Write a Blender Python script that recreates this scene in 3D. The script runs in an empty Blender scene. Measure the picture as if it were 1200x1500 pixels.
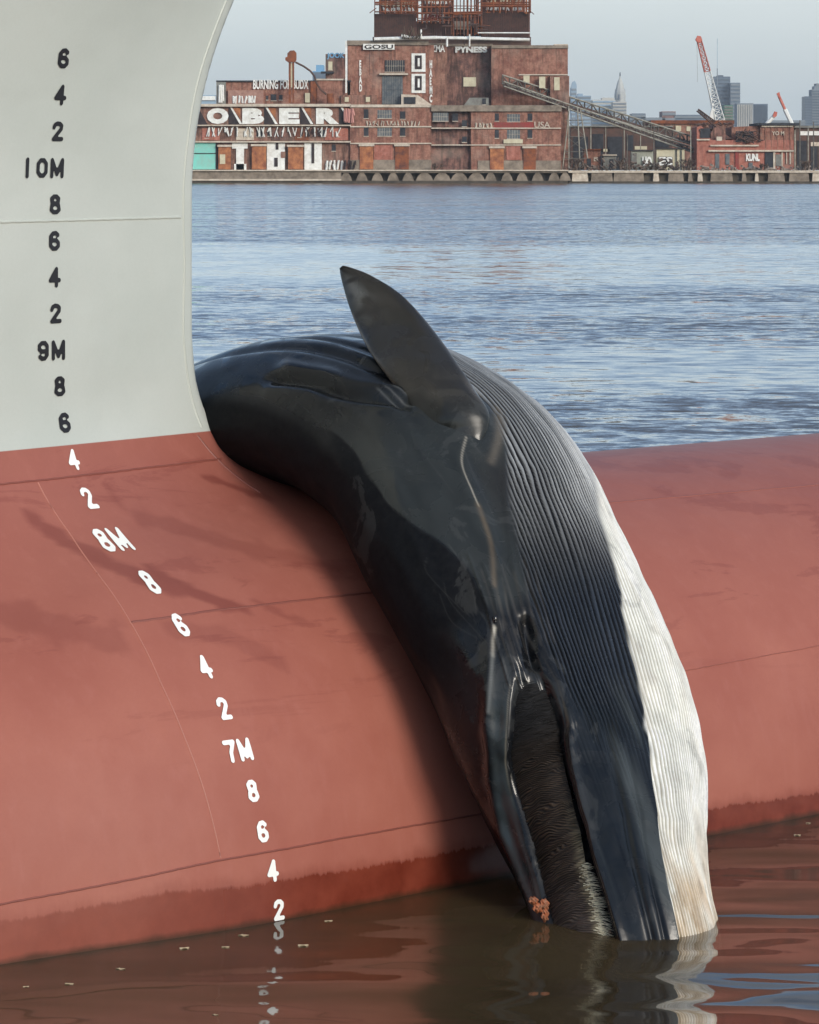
import bpy, bmesh, math, random
import numpy as np
from mathutils import Vector
random.seed(7); rng = np.random.default_rng(11)
SC = bpy.context.scene; COL = SC.collection
R = math.radians
# ------------------------------------------------------------------ camera
F, H = 4824.0, 3.84                       # focal length in photo pixels, eye height above the river
cam = bpy.data.cameras.new('camera'); co = bpy.data.objects.new('camera', cam); COL.objects.link(co)
co.location = (0, 0, H); co.rotation_euler = (R(90), 0, 0)
cam.sensor_fit = 'HORIZONTAL'; cam.sensor_width = 36; cam.lens = 36*F/1200; cam.shift_y = -500/1200
cam.clip_start = .5; cam.clip_end = 20000
SC.camera = co
# ------------------------------------------------------------------ light
SUN_AZ = math.atan2(.57, -.82)            # direction towards the sun, from +Y clockwise
SUN_EL = R(21)
sl = bpy.data.lights.new('sun', 'SUN'); sl.energy = 2.2; sl.angle = R(20); sl.color = (1, .93, .84)
so = bpy.data.objects.new('sun', sl); COL.objects.link(so)
sd = Vector((math.sin(SUN_AZ)*math.cos(SUN_EL), math.cos(SUN_AZ)*math.cos(SUN_EL), math.sin(SUN_EL)))
so.rotation_euler = sd.to_track_quat('Z', 'Y').to_euler(); so.location = (30, -20, 30)
wd = bpy.data.worlds.new('World'); SC.world = wd; wd.use_nodes = True
nt = wd.node_tree; nt.nodes.clear(); N = nt.nodes.new; LK = nt.links.new
sky = N('ShaderNodeTexSky'); sky.sky_type = 'NISHITA'; sky.sun_disc = False
sky.sun_elevation = SUN_EL; sky.sun_rotation = SUN_AZ; sky.air_density = 1.0; sky.dust_density = 1.5; sky.ozone_density = 1.5
tc = N('ShaderNodeTexCoord'); sep = N('ShaderNodeSeparateXYZ'); LK(tc.outputs['Generated'], sep.inputs[0])
hz = N('ShaderNodeMapRange'); hz.inputs[1].default_value = -.02; hz.inputs[2].default_value = .34; hz.inputs[3].default_value = .97; hz.inputs[4].default_value = .0
LK(sep.outputs[2], hz.inputs[0])
mp = N('ShaderNodeMapping'); mp.inputs['Scale'].default_value = (1.2, 1.2, 9); LK(tc.outputs['Generated'], mp.inputs[0])
cn = N('ShaderNodeTexNoise'); cn.inputs['Scale'].default_value = 2.6; cn.inputs['Detail'].default_value = 6; cn.inputs['Roughness'].default_value = .55; LK(mp.outputs[0], cn.inputs[0])
cr_ = N('ShaderNodeMapRange'); cr_.inputs[1].default_value = .44; cr_.inputs[2].default_value = .66; cr_.inputs[3].default_value = 0; cr_.inputs[4].default_value = .55; LK(cn.outputs[0], cr_.inputs[0])
mx = N('ShaderNodeMath'); mx.operation = 'MAXIMUM'; LK(hz.outputs[0], mx.inputs[0]); LK(cr_.outputs[0], mx.inputs[1])
hc = N('ShaderNodeMix'); hc.data_type = 'RGBA'; hc.inputs[6].default_value = (4.9, 5.8, 6.4, 1); hc.inputs[7].default_value = (7.0, 7.4, 7.8, 1)
hv = N('ShaderNodeMapRange'); hv.inputs[1].default_value = .0; hv.inputs[2].default_value = .07; LK(sep.outputs[2], hv.inputs[0])
hv2 = N('ShaderNodeMath'); hv2.operation = 'MULTIPLY_ADD'; LK(cn.outputs[0], hv2.inputs[0]); hv2.inputs[1].default_value = 1.2; hv2.inputs[2].default_value = -.55
hv3 = N('ShaderNodeMath'); hv3.operation = 'ADD'; hv3.use_clamp = True; LK(hv.outputs[0], hv3.inputs[0]); LK(hv2.outputs[0], hv3.inputs[1])
LK(hv3.outputs[0], hc.inputs[0])
mixs = N('ShaderNodeMix'); mixs.data_type = 'RGBA'; LK(mx.outputs[0], mixs.inputs[0]); vm = N('ShaderNodeVectorMath'); vm.operation = 'MULTIPLY'; LK(sky.outputs[0], vm.inputs[0]); vm.inputs[1].default_value = (1.85, 1.94, 2.0); LK(vm.outputs[0], mixs.inputs[6]); LK(hc.outputs[2], mixs.inputs[7])
bg = N('ShaderNodeBackground'); bg.inputs[1].default_value = .104; LK(mixs.outputs[2], bg.inputs[0])
wo = N('ShaderNodeOutputWorld'); LK(bg.outputs[0], wo.inputs[0])
SC.view_settings.view_transform = 'Standard'; SC.view_settings.look = 'None'; SC.view_settings.exposure = 0.0; SC.view_settings.gamma = 1
SC.cycles.transparent_max_bounces = 8; SC.cycles.max_bounces = 8; SC.cycles.caustics_reflective = False; SC.cycles.caustics_refractive = False

# ------------------------------------------------------------------ helpers
def tag(o, label=None, cat=None, group=None, kind=None):
    for k, v in (('label', label), ('category', cat), ('group', group), ('kind', kind)):
        if v: o[k] = v
    return o
def link(name, me, mat=None, parent=None):
    o = bpy.data.objects.new(name, me); COL.objects.link(o)
    if mat is not None: me.materials.append(mat)
    if parent is not None: o.parent = parent
    return o
def empty(name, loc=(0, 0, 0), rz=0):
    o = bpy.data.objects.new(name, None); COL.objects.link(o); o.location = loc; o.rotation_euler = (0, 0, rz); o.empty_display_size = .2
    return o
def mesh_np(name, V, Fc, smooth=True, col=None, attrs=None):
    me = bpy.data.meshes.new(name); V = np.asarray(V, np.float32); Fc = np.asarray(Fc, np.int32)
    n, k = Fc.shape
    me.vertices.add(len(V)); me.vertices.foreach_set('co', V.ravel())
    me.loops.add(n*k); me.loops.foreach_set('vertex_index', Fc.ravel())
    me.polygons.add(n); me.polygons.foreach_set('loop_start', np.arange(0, n*k, k, dtype=np.int32))
    me.polygons.foreach_set('use_smooth', np.full(n, smooth))
    me.update(calc_edges=True); me.validate()
    if col is not None:
        a = me.attributes.new('Col', 'FLOAT_COLOR', 'POINT'); c = np.ones((len(V), 4), np.float32); c[:, :3] = col; a.data.foreach_set('color', c.ravel())
    for kx, v in (attrs or {}).items():
        a = me.attributes.new(kx, 'FLOAT', 'POINT'); a.data.foreach_set('value', np.asarray(v, np.float32).ravel())
    return me
def grid_faces(n, m, closed=False):
    i = np.arange(n-1)[:, None]; j = np.arange(m if closed else m-1)[None]; j2 = (j+1) % m
    return np.stack([i*m+j, (i+1)*m+j, (i+1)*m+j2, i*m+j2], -1).reshape(-1, 4)
def sst(a, b, x):
    x = np.clip((x-a)/(b-a), 0, 1); return x*x*(3-2*x)
class Mat:
    def __init__(s, name, base=(.5, .5, .5), rough=.7, spec=.5, metal=0):
        s.m = bpy.data.materials.new(name); s.m.use_nodes = True; s.t = s.m.node_tree; s.b = s.t.nodes['Principled BSDF']
        s.b.inputs['Base Color'].default_value = (*base, 1); s.b.inputs['Roughness'].default_value = rough
        s.b.inputs['Specular IOR Level'].default_value = spec; s.b.inputs['Metallic'].default_value = metal
        s.tc = s.n('ShaderNodeTexCoord')
    def n(s, t, **k):
        x = s.t.nodes.new(t)
        for a, v in k.items(): setattr(x, a, v)
        return x
    def put(s, sock, v):
        if isinstance(v, bpy.types.NodeSocket): s.t.links.new(v, sock)
        elif isinstance(v, tuple) and len(v) == 3 and sock.type == 'RGBA': sock.default_value = (*v, 1)
        elif isinstance(v, (int, float)) and sock.type == 'RGBA': sock.default_value = (v, v, v, 1)
        else: sock.default_value = v
    def mapping(s, scale=(1, 1, 1), src='Object', rot=(0, 0, 0)):
        x = s.n('ShaderNodeMapping'); x.inputs['Scale'].default_value = scale; x.inputs['Rotation'].default_value = rot
        s.t.links.new(s.tc.outputs[src], x.inputs[0]); return x.outputs[0]
    def noise(s, scale, detail=4, rough=.55, vec=None, dist=0):
        x = s.n('ShaderNodeTexNoise'); x.inputs['Scale'].default_value = scale; x.inputs['Detail'].default_value = detail; x.inputs['Roughness'].default_value = rough; x.inputs['Distortion'].default_value = dist
        s.t.links.new(vec if vec is not None else s.tc.outputs['Object'], x.inputs[0]); return x.outputs[0]
    def mr(s, v, a, b, c=0., d=1., smooth=False):
        x = s.n('ShaderNodeMapRange'); 
        if smooth: x.interpolation_type = 'SMOOTHSTEP'
        s.put(x.inputs[0], v)
        for i, q in enumerate((a, b, c, d)): s.put(x.inputs[i+1], q)
        return x.outputs[0]
    def math(s, op, a, b=0., c=0., clamp=False):
        x = s.n('ShaderNodeMath', operation=op); x.use_clamp = clamp
        s.put(x.inputs[0], a); s.put(x.inputs[1], b); s.put(x.inputs[2], c); return x.outputs[0]
    def mix(s, f, a, b, blend='MIX'):
        x = s.n('ShaderNodeMix', data_type='RGBA'); x.blend_type = blend; s.put(x.inputs[0], f); s.put(x.inputs[6], a); s.put(x.inputs[7], b); return x.outputs[2]
    def attr(s, name):
        x = s.n('ShaderNodeAttribute'); x.attribute_name = name; return x
    def sep(s, src='Object'):
        x = s.n('ShaderNodeSeparateXYZ'); s.t.links.new(s.tc.outputs[src], x.inputs[0]); return x.outputs
    def bump(s, h, strength=.3, dist=.02, normal=None):
        x = s.n('ShaderNodeBump'); s.put(x.inputs['Strength'], strength); x.inputs['Distance'].default_value = dist; s.t.links.new(h, x.inputs['Height'])
        if normal is not None: s.t.links.new(normal, x.inputs['Normal'])
        return x.outputs[0]
    def col(s, v): s.put(s.b.inputs['Base Color'], v); return s
    def rough(s, v): s.put(s.b.inputs['Roughness'], v); return s
    def nrm(s, v): s.put(s.b.inputs['Normal'], v); return s

# ------------------------------------------------------------------ ship frame: s forward, t towards the quay side, z up
TH = R(42); SO = np.array([-1.25, 19.1, 0.0])
SA = np.array([math.cos(TH), math.sin(TH), 0]); SP = np.array([math.sin(TH), -math.cos(TH), 0])
def ssf(z): return -.03+.31*(np.clip(z-3.7, 0, None)/1.14)**2+.10*(np.clip(2.95-z, 0, None)/.6)**2
def hullf(s, t, z):
    Rr = 2.06-.2*sst(-1, -3, s)
    e = np.clip(s-6.2, 0, None)/1.15
    dB = np.sqrt(t*t+(z+.05)**2+e*e)-Rr
    be = math.atan(.215); r = .06; sa = ssf(np.minimum(z, 9.))-r
    sa = np.where(z < 2, ssf(np.full_like(z, 2.)) - r, sa)
    at = np.abs(t)
    dn = (s-sa)*math.sin(be)+at*math.cos(be); dl = -(s-sa)*math.cos(be)+at*math.sin(be)
    dW = np.where(dl < 0, np.hypot(s-sa, at), dn)-r-.08*np.clip(z-3.7, 0, None)**1.5*sst(.2, -1.2, s-sa)
    k = .65; h = np.clip(.5+.5*(dW-dB)/k, 0, 1)
    return dW+(dB-dW)*h-k*h*(1-h)
def hull_t(s, z):                          # half breadth at station s, height z
    lo = np.zeros_like(s, dtype=float); hi = np.full_like(lo, 4.0)
    for _ in range(34):
        mid = (lo+hi)/2; ins = hullf(s, mid, z) < 0
        lo = np.where(ins, mid, lo); hi = np.where(ins, hi, mid)
    return (lo+hi)/2
def hull_n(s, t, z):
    e = 1e-3
    g = np.stack([hullf(s+e, t, z)-hullf(s-e, t, z), hullf(s, t+e, z)-hullf(s, t-e, z), hullf(s, t, z+e)-hullf(s, t, z-e)], -1)
    return g/np.linalg.norm(g, axis=-1, keepdims=True)
def to_loc(s, t, z): return np.stack([s, -t, z], -1)          # ship coordinates -> local axes of objects turned by TH

def surface_nets(fn, lo, hi, h):
    ax = [np.arange(a, b+h, h, dtype=np.float32) for a, b in zip(lo, hi)]
    G = np.empty([len(a) for a in ax], np.float32)
    for i0 in range(0, len(ax[0]), 16):
        X, Y, Z = np.meshgrid(ax[0][i0:i0+16], ax[1], ax[2], indexing='ij'); G[i0:i0+16] = fn(X, Y, Z)
    ins = G < 0
    c = np.zeros([n-1 for n in G.shape], np.int8)
    for dx in (0, 1):
        for dy in (0, 1):
            for dz in (0, 1): c += ins[dx:dx+c.shape[0], dy:dy+c.shape[1], dz:dz+c.shape[2]]
    act = (c > 0) & (c < 8); idx = -np.ones(c.shape, np.int64); idx[act] = np.arange(act.sum())
    I = np.argwhere(act)
    V = np.zeros((len(I), 3)); W = np.zeros(len(I)); cs = [(a, b, d) for a in (0, 1) for b in (0, 1) for d in (0, 1)]
    for p in cs:
        for k in range(3):
            if p[k]: continue
            q = list(p); q[k] = 1
            ga = G[I[:, 0]+p[0], I[:, 1]+p[1], I[:, 2]+p[2]]; gb = G[I[:, 0]+q[0], I[:, 1]+q[1], I[:, 2]+q[2]]
            m = (ga < 0) != (gb < 0); f = np.where(m, ga/np.where(m, ga-gb, 1), 0)
            pt = I+np.array(p); pt = pt.astype(float); pt[:, k] += f
            V[m] += pt[m]; W[m] += 1
    V = V/W[:, None]*h+np.array(lo)
    quads = []
    for k in range(3):
        a, b = [x for x in range(3) if x != k]
        sl0 = [slice(None)]*3; sl1 = [slice(None)]*3; sl0[k] = slice(0, -1); sl1[k] = slice(1, None)
        ch = ins[tuple(sl0)] != ins[tuple(sl1)]
        E = np.argwhere(ch); E = E[(E[:, a] > 0) & (E[:, b] > 0) & (E[:, a] < G.shape[a]-1) & (E[:, b] < G.shape[b]-1)]
        def gi(da, db):
            q = E.copy(); q[:, a] -= da; q[:, b] -= db; return idx[q[:, 0], q[:, 1], q[:, 2]]
        Q = np.stack([gi(1, 1), gi(0, 1), gi(0, 0), gi(1, 0)], -1)
        fl = ins[E[:, 0], E[:, 1], E[:, 2]]
        if k == 1: fl = ~fl
        Q[~fl] = Q[~fl][:, ::-1]; quads.append(Q)
    return V, np.concatenate(quads)

# ---- hull paint
def hull_material():
    m = Mat('hull_paint', rough=.42, spec=.35); x, y, z = m.sep()
    big = m.noise(.9, 3); fine = m.noise(60, 2); mid = m.noise(7, 5, .6)
    grey = m.mix(m.mr(big, .3, .7), (.43, .465, .435), (.485, .515, .485)); grey = m.mix(m.mr(fine, .3, .7, 0, .08), grey, (.3, .33, .3))
    red = m.mix(m.mr(m.noise(1.3, 6, .6), .35, .66), (.300, .091, .063), (.350, .120, .084))
    red = m.mix(m.mr(z, 1.0, 2.1, 0, .55), red, (.262, .088, .070))            # darker, duller red towards the upper plating
    scr = m.noise(1, 6, .65, m.mapping((.8, .8, 5), rot=(0, .35, 0)), .6)
    red = m.mix(m.math('MULTIPLY', m.mr(scr, .57, .60, 0, .4), m.mr(z, .7, 1.3)), red, (.20, .052, .04))
    red = m.mix(m.mr(m.noise(1, 4, .6, m.mapping((14, 14, .7))), .52, .75, 0, .35), red, (.36, .13, .10))
    red = m.mix(m.mr(fine, .25, .75, 0, .10), red, (.2, .06, .05))
    red = m.mix(m.attr('stain').outputs['Fac'], red, (.155, .036, .028))
    # wet band at the waterline
    st = m.noise(1, 4, .7, m.mapping((26, 26, 1.6))); lf = m.noise(1.4, 2)
    edge = m.math('ADD', m.math('MULTIPLY_ADD', st, .07, m.mr(x, -1.5, 2.2, .145, .075)), m.math('MULTIPLY', lf, .10))
    dz = m.math('SUBTRACT', edge, z)
    wet = m.math('MAXIMUM', m.mr(m.math('MULTIPLY_ADD', m.noise(5, 5, .7), .12, dz), .015, .09, 0, .4, True), m.mr(dz, .0, .03, 0, 1, True))
    wetc = m.mix(m.mr(mid, .3, .7), (.125, .022, .012), (.185, .040, .023))
    wet = m.math('MULTIPLY', wet, m.mr(x, -2.7, -.6, .5, 1)); red = m.mix(wet, red, wetc)
    red = m.mix(m.mr(m.math('MULTIPLY_ADD', mid, .04, z), .025, .055, .75, 0), red, (.035, .022, .012)); top = m.mr(z, 2.333, 2.338); c = m.mix(top, red, grey); m.col(c)
    rg = m.mr(wet, 0, 1, .5, .22); m.rough(m.mix(top, rg, .4))
    bm = m.bump(m.noise(1.5, 3), .5, .04); bm = m.bump(m.noise(120, 2), .08, .002, bm); m.nrm(bm)
    return m.m
M_hull = hull_material()
def deckf(s, t, z):
    return np.maximum(np.maximum(hullf(s, t, z), z-6.9), -8.5-s)
Vh, Qh = surface_nets(deckf, (-8.7, -2.95, -1.5), (7.9, 2.95, 7.05), .05)
for _ in range(4):                                        # settle the vertices on the exact surface
    s_, t_, z_ = Vh.T; fv = hullf(s_, t_, z_); nn = hull_n(s_, t_, z_); ok = (z_ < 6.8) & (s_ > -8.4) & (np.abs(fv) < .08)
    Vh = Vh-nn*(fv*ok)[:, None]
STAINS = [(((-1.60, 1.97), (-1.50, 1.87), (-1.33, 1.74), (-1.18, 1.65), (-1.08, 1.64)), .055, .75), (((-1.13, 1.70), (-1.0, 1.61), (-.86, 1.54), (-.72, 1.50)), .035, .8),
          (((-.20, 2.10), (-.05, 2.05), (.06, 1.99), (.16, 1.97)), .02, .85), (((-.9, 1.95), (-.6, 1.84), (-.2, 1.70), (.05, 1.62)), .05, .4),
          (((-2.2, 1.62), (-1.9, 1.50), (-1.6, 1.42)), .08, .4), (((-1.25, 1.45), (-.95, 1.38), (-.7, 1.25)), .05, .35), (((-1.0, 2.12), (-.95, 2.0)), .03, .4), (((-.62, 1.52), (-.5, 1.44), (-.4, 1.42)), .02, .5)]
def seg_dist(px, py, pts):
    d = np.full(px.shape, 1e9)
    for (ax_, ay), (bx, by) in zip(pts[:-1], pts[1:]):
        vx, vy = bx-ax_, by-ay; f_ = np.clip(((px-ax_)*vx+(py-ay)*vy)/(vx*vx+vy*vy+1e-12), 0, 1)
        d = np.minimum(d, np.hypot(px-ax_-f_*vx, py-ay-f_*vy))
    return d
stn = np.zeros(len(Vh))
for pts, wdt, am in STAINS:
    wob = 1+.45*np.sin(Vh[:, 0]*23+pts[0][0]*9)*np.sin(Vh[:, 2]*31+2)
    stn = np.maximum(stn, .8*am*sst(wdt*1.05, wdt*.6, seg_dist(Vh[:, 0], Vh[:, 2], pts)*wob)*(Vh[:, 1] > 0))
ship = empty('ship', SO, TH)
tag(ship, 'cargo ship bow with pale grey stem and red bulb, draught marks down its side', 'ship')
link('hull', mesh_np('hull', to_loc(*Vh.T), Qh[:, ::-1] if False else Qh, True, attrs={'stain': stn}), M_hull, ship)
# ---- weld seams: slim raised beads following the plating
def bead(name, pts, mat, wdt=.010, hgt=.004, jit=.0):
    P = np.array(pts, float); L = np.r_[0, np.cumsum(np.hypot(*np.diff(P, axis=0).T))]; n = max(8, int(L[-1]/.03)); u = np.linspace(0, L[-1], n)
    s = np.interp(u, L, P[:, 0]); z = np.interp(u, L, P[:, 1]); s = s+jit*np.sin(u*17); z = z+jit*.4*np.sin(u*13+1)+.0008*np.sin(u*61)
    ds, dz = np.gradient(s), np.gradient(z); q = np.hypot(ds, dz); nx, nz = -dz/q, ds/q
    rows = []
    for k, hh in ((-1, -.004), (-.5, hgt), (.5, hgt), (1, -.004)):
        a, b = s+nx*wdt*k, z+nz*wdt*k; t = hull_t(a, b); no = hull_n(a, t, b); rows.append(to_loc(*(np.stack([a, t, b], -1)+no*hh).T))
    V = np.stack(rows, 1).reshape(-1, 3)
    return link(name, mesh_np(name, V, grid_faces(n, 4)[:, ::-1]), mat, ship)
M_seam = Mat('seam_red', rough=.5); M_seam.col(M_seam.mix(M_seam.mr(M_seam.noise(9), .3, .4), (.17, .05, .04), (.40, .16, .12)))
M_seam3 = Mat('seam_red_faint', (.25, .078, .056), .5).m; M_seamg = Mat('seam_grey', (.44, .47, .43), .5); M_seam2 = Mat('seam_red_dark', (.20, .06, .045), .5)  # faint, grey and darker red variants for the seam beads
bead('weld_seam', [(-6, 3.55), (-1.64, 3.563), (-.16, 3.572)], M_seamg.m, .009, .006)
bead('weld_seam', [(-6, 2.16), (-1.7, 2.168), (-.9, 2.174), (.02, 2.18)], M_seam2.m, .007, .006, .002)
bead('weld_seam', [(-1.465, 2.16), (-1.43, 1.9), (-1.452, 1.683), (-1.466, 1.495), (-1.476, 1.2), (-1.459, .95), (-1.43, .68), (-1.404, .36)], M_seam.m, .005, .004)
bead('weld_seam', [(-1.46, 1.49), (-1.0, 1.505), (.3, 1.507)], M_seam2.m, .006, .005, .001)
bead('weld_seam', [(-6, .24), (-2.65, .284), (-2.08, .306), (-1.404, .350), (-.6, .355), (.5, .352)], M_seam2.m, .0065, .006, .002)
bead('weld_seam', [(1.0, 1.81), (2.6, 1.81), (4.4, 1.80), (6, 1.79)], M_seam3, .004, .003, .002)
bead('weld_seam', [(1.0, .91), (2.3, .922), (3.4, .948), (6, .97)], M_seam3, .004, .003, .002)

zz = np.linspace(2.36, 6.8, 120); 
bead('stem_bar', np.stack([ssf(zz)-.10-.004*np.sin(zz*9), zz], -1), M_seamg.m, .008, .006)
zz = np.linspace(2.0, 2.32, 12); bead('weld_seam', np.stack([-.10+.55*(2.335-zz)**1.0*(1+.6*(2.335-zz)), zz], -1), M_seam2.m, .006, .005)
# drips under the low seam
M_drip = Mat('dried_salt', (.44, .19, .15), .6)

# ---- draught marks
GL = {'0': [[(.14, .3), (.14, .7), (.24, .87), (.38, .87), (.48, .7), (.48, .3), (.38, .13), (.24, .13), (.14, .3)]],
      '2': [[(.14, .70), (.17, .82), (.27, .89), (.38, .87), (.46, .78), (.45, .63), (.14, .13), (.49, .13)]],
      '4': [[(.38, .1), (.38, .9)], [(.38, .9), (.12, .35), (.5, .35)]],
      '6': [[(.45, .78), (.36, .88), (.24, .86), (.14, .7), (.14, .27), (.24, .12), (.38, .12), (.47, .24), (.47, .40), (.38, .52), (.22, .52), (.15, .45)]],
      '7': [[(.1, .88), (.5, .88), (.3, .45), (.27, .1)]],
      '8': [[(.31, .53), (.18, .60), (.16, .78), (.25, .88), (.37, .88), (.46, .78), (.44, .60), (.31, .53), (.17, .45), (.14, .24), (.24, .12), (.38, .12), (.48, .24), (.45, .45), (.31, .53)]],
      '9': [[(.16, .22), (.25, .12), (.37, .13), (.47, .3), (.47, .73), (.38, .88), (.24, .88), (.14, .76), (.14, .58), (.24, .47), (.40, .48), (.47, .55)]],
      'I': [[(.3, .1), (.3, .9)]],
      'M': [[(.1, .1), (.1, .88), (.32, .2), (.54, .88), (.54, .1)]]}
def glyph_mesh(ch, s0, z0, wd_, ht, cell=.0052, r=.112, off=.005):
    gw = .66 if ch == 'M' else .62
    nx, nz = int(gw*wd_/cell/.62)+3, int(ht/cell)+3
    gx = np.linspace(-.04, gw+.04, nx); gz = np.linspace(-.04, 1.04, nz); X, Z = np.meshgrid(gx, gz, indexing='ij')
    asp = wd_/.62/ht                                              # keeps stroke width even
    def dist(X, Z): return np.min([seg_dist(X*asp, Z, [(a*asp, b) for a, b in st]) for st in GL[ch]], axis=0)-r
    D = dist(X, Z)
    for _ in range(3):
        e = 1e-3; gX = (dist(X+e, Z)-dist(X-e, Z))/(2*e); gZ = (dist(X, Z+e)-dist(X, Z-e))/(2*e); g2 = gX**2+gZ**2+1e-6
        m = (D > 0) & (D < .12); X = np.where(m, X-dist(X, Z)*gX/g2, X); Z = np.where(m, Z-dist(X, Z)*gZ/g2, Z)
    fs = grid_faces(nx, nz); keep = (D.ravel()[fs] < 0).any(1) & (D.ravel()[fs] < .12).all(1); fs = fs[keep]
    s = s0+X.ravel()*wd_/.62; z = z0+Z.ravel()*ht; t = hull_t(s, z); no = hull_n(s, t, z)
    V = to_loc(*(np.stack([s, t, z], -1)+no*off).T)
    used, inv = np.unique(fs, return_inverse=True)
    return V[used], inv.reshape(fs.shape)[:, ::-1]
M_blk = Mat('mark_black', (.012, .011, .014), .45).m; M_wht = Mat('mark_white', (.82, .83, .80), .45).m
MARKS = [('2', 408, .0), ('4', 0, .2), ('6', 0, .4), ('8', 0, .6), ('7M', 0, .8), ('2', 0, 1.), ('4', 0, 1.2), ('6', 0, 1.4), ('8', 0, 1.6), ('8M', 0, 1.8), ('2', 0, 2.), ('4', 0, 2.2),
         ('6', 0, 2.4), ('8', 0, 2.6), ('9M', 0, 2.8), ('2', 0, 3.), ('4', 0, 3.2), ('6', 0, 3.4), ('8', 0, 3.6), ('I0M', 0, 3.8), ('2', 0, 4.), ('4', 0, 4.2), ('6', 0, 4.4)]
SPOS = [-1.072, -1.096, -1.128, -1.144, -1.150, -1.173, -1.181, -1.193, -1.200, -1.19, -1.169, -1.156, -1.159, -1.178, -1.19, -1.205, -1.213, -1.215, -1.210, -1.205, -1.209, -1.21, -1.213, -1.22, -1.22]
for (txt, _, z0), sc_ in zip(MARKS, SPOS):
    white = z0 < 2.3; W_ = .085 if z0 < 1.7 else (.10 if z0 < 2.3 else .115); ht = .112; adv = W_*1.02
    if len(txt) == 1: xs = [sc_-W_/2]
    else: xs = [sc_+W_*.55-(len(txt)-i)*adv+(.03*W_ if c == 'I' else 0) for i, c in enumerate(txt)]
    if txt == '7M': xs = [x-.0+.02 for x in xs]
    if txt == '8M': xs = [x+.03 for x in xs]
    Vs, Fs, o_ = [], [], 0
    for c, x_ in zip(txt, xs):
        V, fq = glyph_mesh(c, x_, z0, W_, ht, r=.098 if white else .108); Vs.append(V); Fs.append(fq+o_); o_ += len(V)
    link('draught_mark', mesh_np('draught_mark', np.concatenate(Vs), np.concatenate(Fs)), M_wht if white else M_blk, ship)

# ------------------------------------------------------------------ whale
ST = np.array([
 [1.00, -3.30, -1.30, .50, .45, .45], [.95, -2.75, .40, .60, .50, .45], [.90, -2.10, 1.28, .66, .40, .45], [.86, -1.30, 1.93, .72, .36, .45],
 [.84, -.45, 2.31, .78, .42, .45], [.83, .45, 2.40, .82, .50, .45], [.80, 1.20, 2.18, .84, .52, .45], [.71, 1.80, 1.70, .84, .50, .45],
 [.66, 2.25, 1.15, .77, .52, .47], [.62, 2.60, .62, .68, .52, .47], [.445, 2.955, .20, .50, .52, .46], [.345, 3.24, -.20, .48, .50, .46],
 [.40, 3.35, -.70, .50, .42, .42], [.25, 3.45, -1.20, .30, .25, .25]])
def cr(T, x):
    k = len(T); x = x*(k-1); i = np.clip(x.astype(int), 0, k-2); f = (x-i)[:, None]
    g = lambda j: T[np.clip(j, 0, k-1)]
    p0, p1, p2, p3 = g(i-1), g(i), g(i+1), g(i+2)
    return .5*((2*p1)+(-p0+p2)*f+(2*p0-5*p1+4*p2-p3)*f*f+(-p0+3*p1-3*p2+p3)*f**3)
def whale_surface(a, ph):
    """undisplaced skin: a runs tail..snout (1-D), ph in degrees round the body (1-D)"""
    S = cr(ST, a); C = S[:, :3]; e = 1e-3
    T = cr(ST, np.clip(a+e, 0, 1))[:, :3]-cr(ST, np.clip(a-e, 0, 1))[:, :3]; T /= np.linalg.norm(T, axis=1)[:, None]
    e1 = np.array([1., 0, 0])-T*T[:, :1]; e1 /= np.linalg.norm(e1, axis=1)[:, None]
    e2 = np.cross(e1, T); ref = C-np.array([0, 0, -.05]); ref[:, 0] = 0; e2 *= np.sign((e2*ref).sum(1))[:, None]
    r = np.radians(ph); sn, cs = np.sin(r), np.cos(r); ex = .88
    X = np.sign(sn)*np.abs(sn)**ex; Y = np.sign(cs)*np.abs(cs)**ex
    Hh = np.where(cs[None] > 0, S[:, 4:5], S[:, 5:6])
    return C[:, None]+e1[:, None]*(S[:, 3:4]*X[None])[..., None]+e2[:, None]*(Hh*Y[None])[..., None]
def grid_normals(Q):
    N_ = np.cross(np.gradient(Q, axis=0), np.gradient(Q, axis=1)); N_ /= np.linalg.norm(N_, axis=-1, keepdims=True)+1e-12
    c = Q.mean(1, keepdims=True); sg = np.sign(((Q-c)*N_).sum(-1)); return N_*np.sign(sg.mean())
def tb(a, pts):
    p = np.array(pts); return np.interp(a, p[:, 0], p[:, 1])
RIDGE = [(.60, -47), (.621, -59), (.634, -66), (.656, -76), (.683, -83), (.716, -92), (.745, -103), (.771, -108), (.805, -107), (.86, -105)]
LIPA = [(.60, -45), (.626, -48), (.636, -52), (.649, -59), (.666, -66), (.681, -71), (.7295, -85), (.763, -92), (.806, -97), (.86, -98)]
LIPB = [(.60, -38), (.631, -35.5), (.648, -34.5), (.6845, -38.5), (.7245, -45.2), (.76, -51.5), (.795, -54.2), (.83, -55), (.90, -56)]
CEDGE = [(.30, 80), (.43, 72), (.47, 66), (.5025, 53), (.5476, 29), (.589, 16.5), (.634, 7.2), (.681, 1.5), (.7295, -2.5), (.785, -9), (.826, -15.8), (.87, -19.5)]
PSH = [(.35, 8), (.52, 7), (.58, 1.8), (.65, -5), (.75, -8), (.85, -16)]
PLO = [(.20, -12), (.379, -9), (.44, -6), (.481, 1), (.5075, -3), (.549, -16), (.586, -26), (.621, -30), (.70, -30)]
nA = 620; phv = np.r_[np.arange(-180, -110, 1.2), np.arange(-110, -60, .45), np.arange(-60, 100, .24), np.arange(100, 180, 1.2)]
av = np.linspace(.13, .97, nA); Q0 = whale_surface(av, phv); N0 = grid_normals(Q0)
aa = av[:, None]+0*phv[None]; pp = phv[None]+0*av[:, None]
ga = lambda x, w_: np.exp(-(x/w_)**2)
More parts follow.
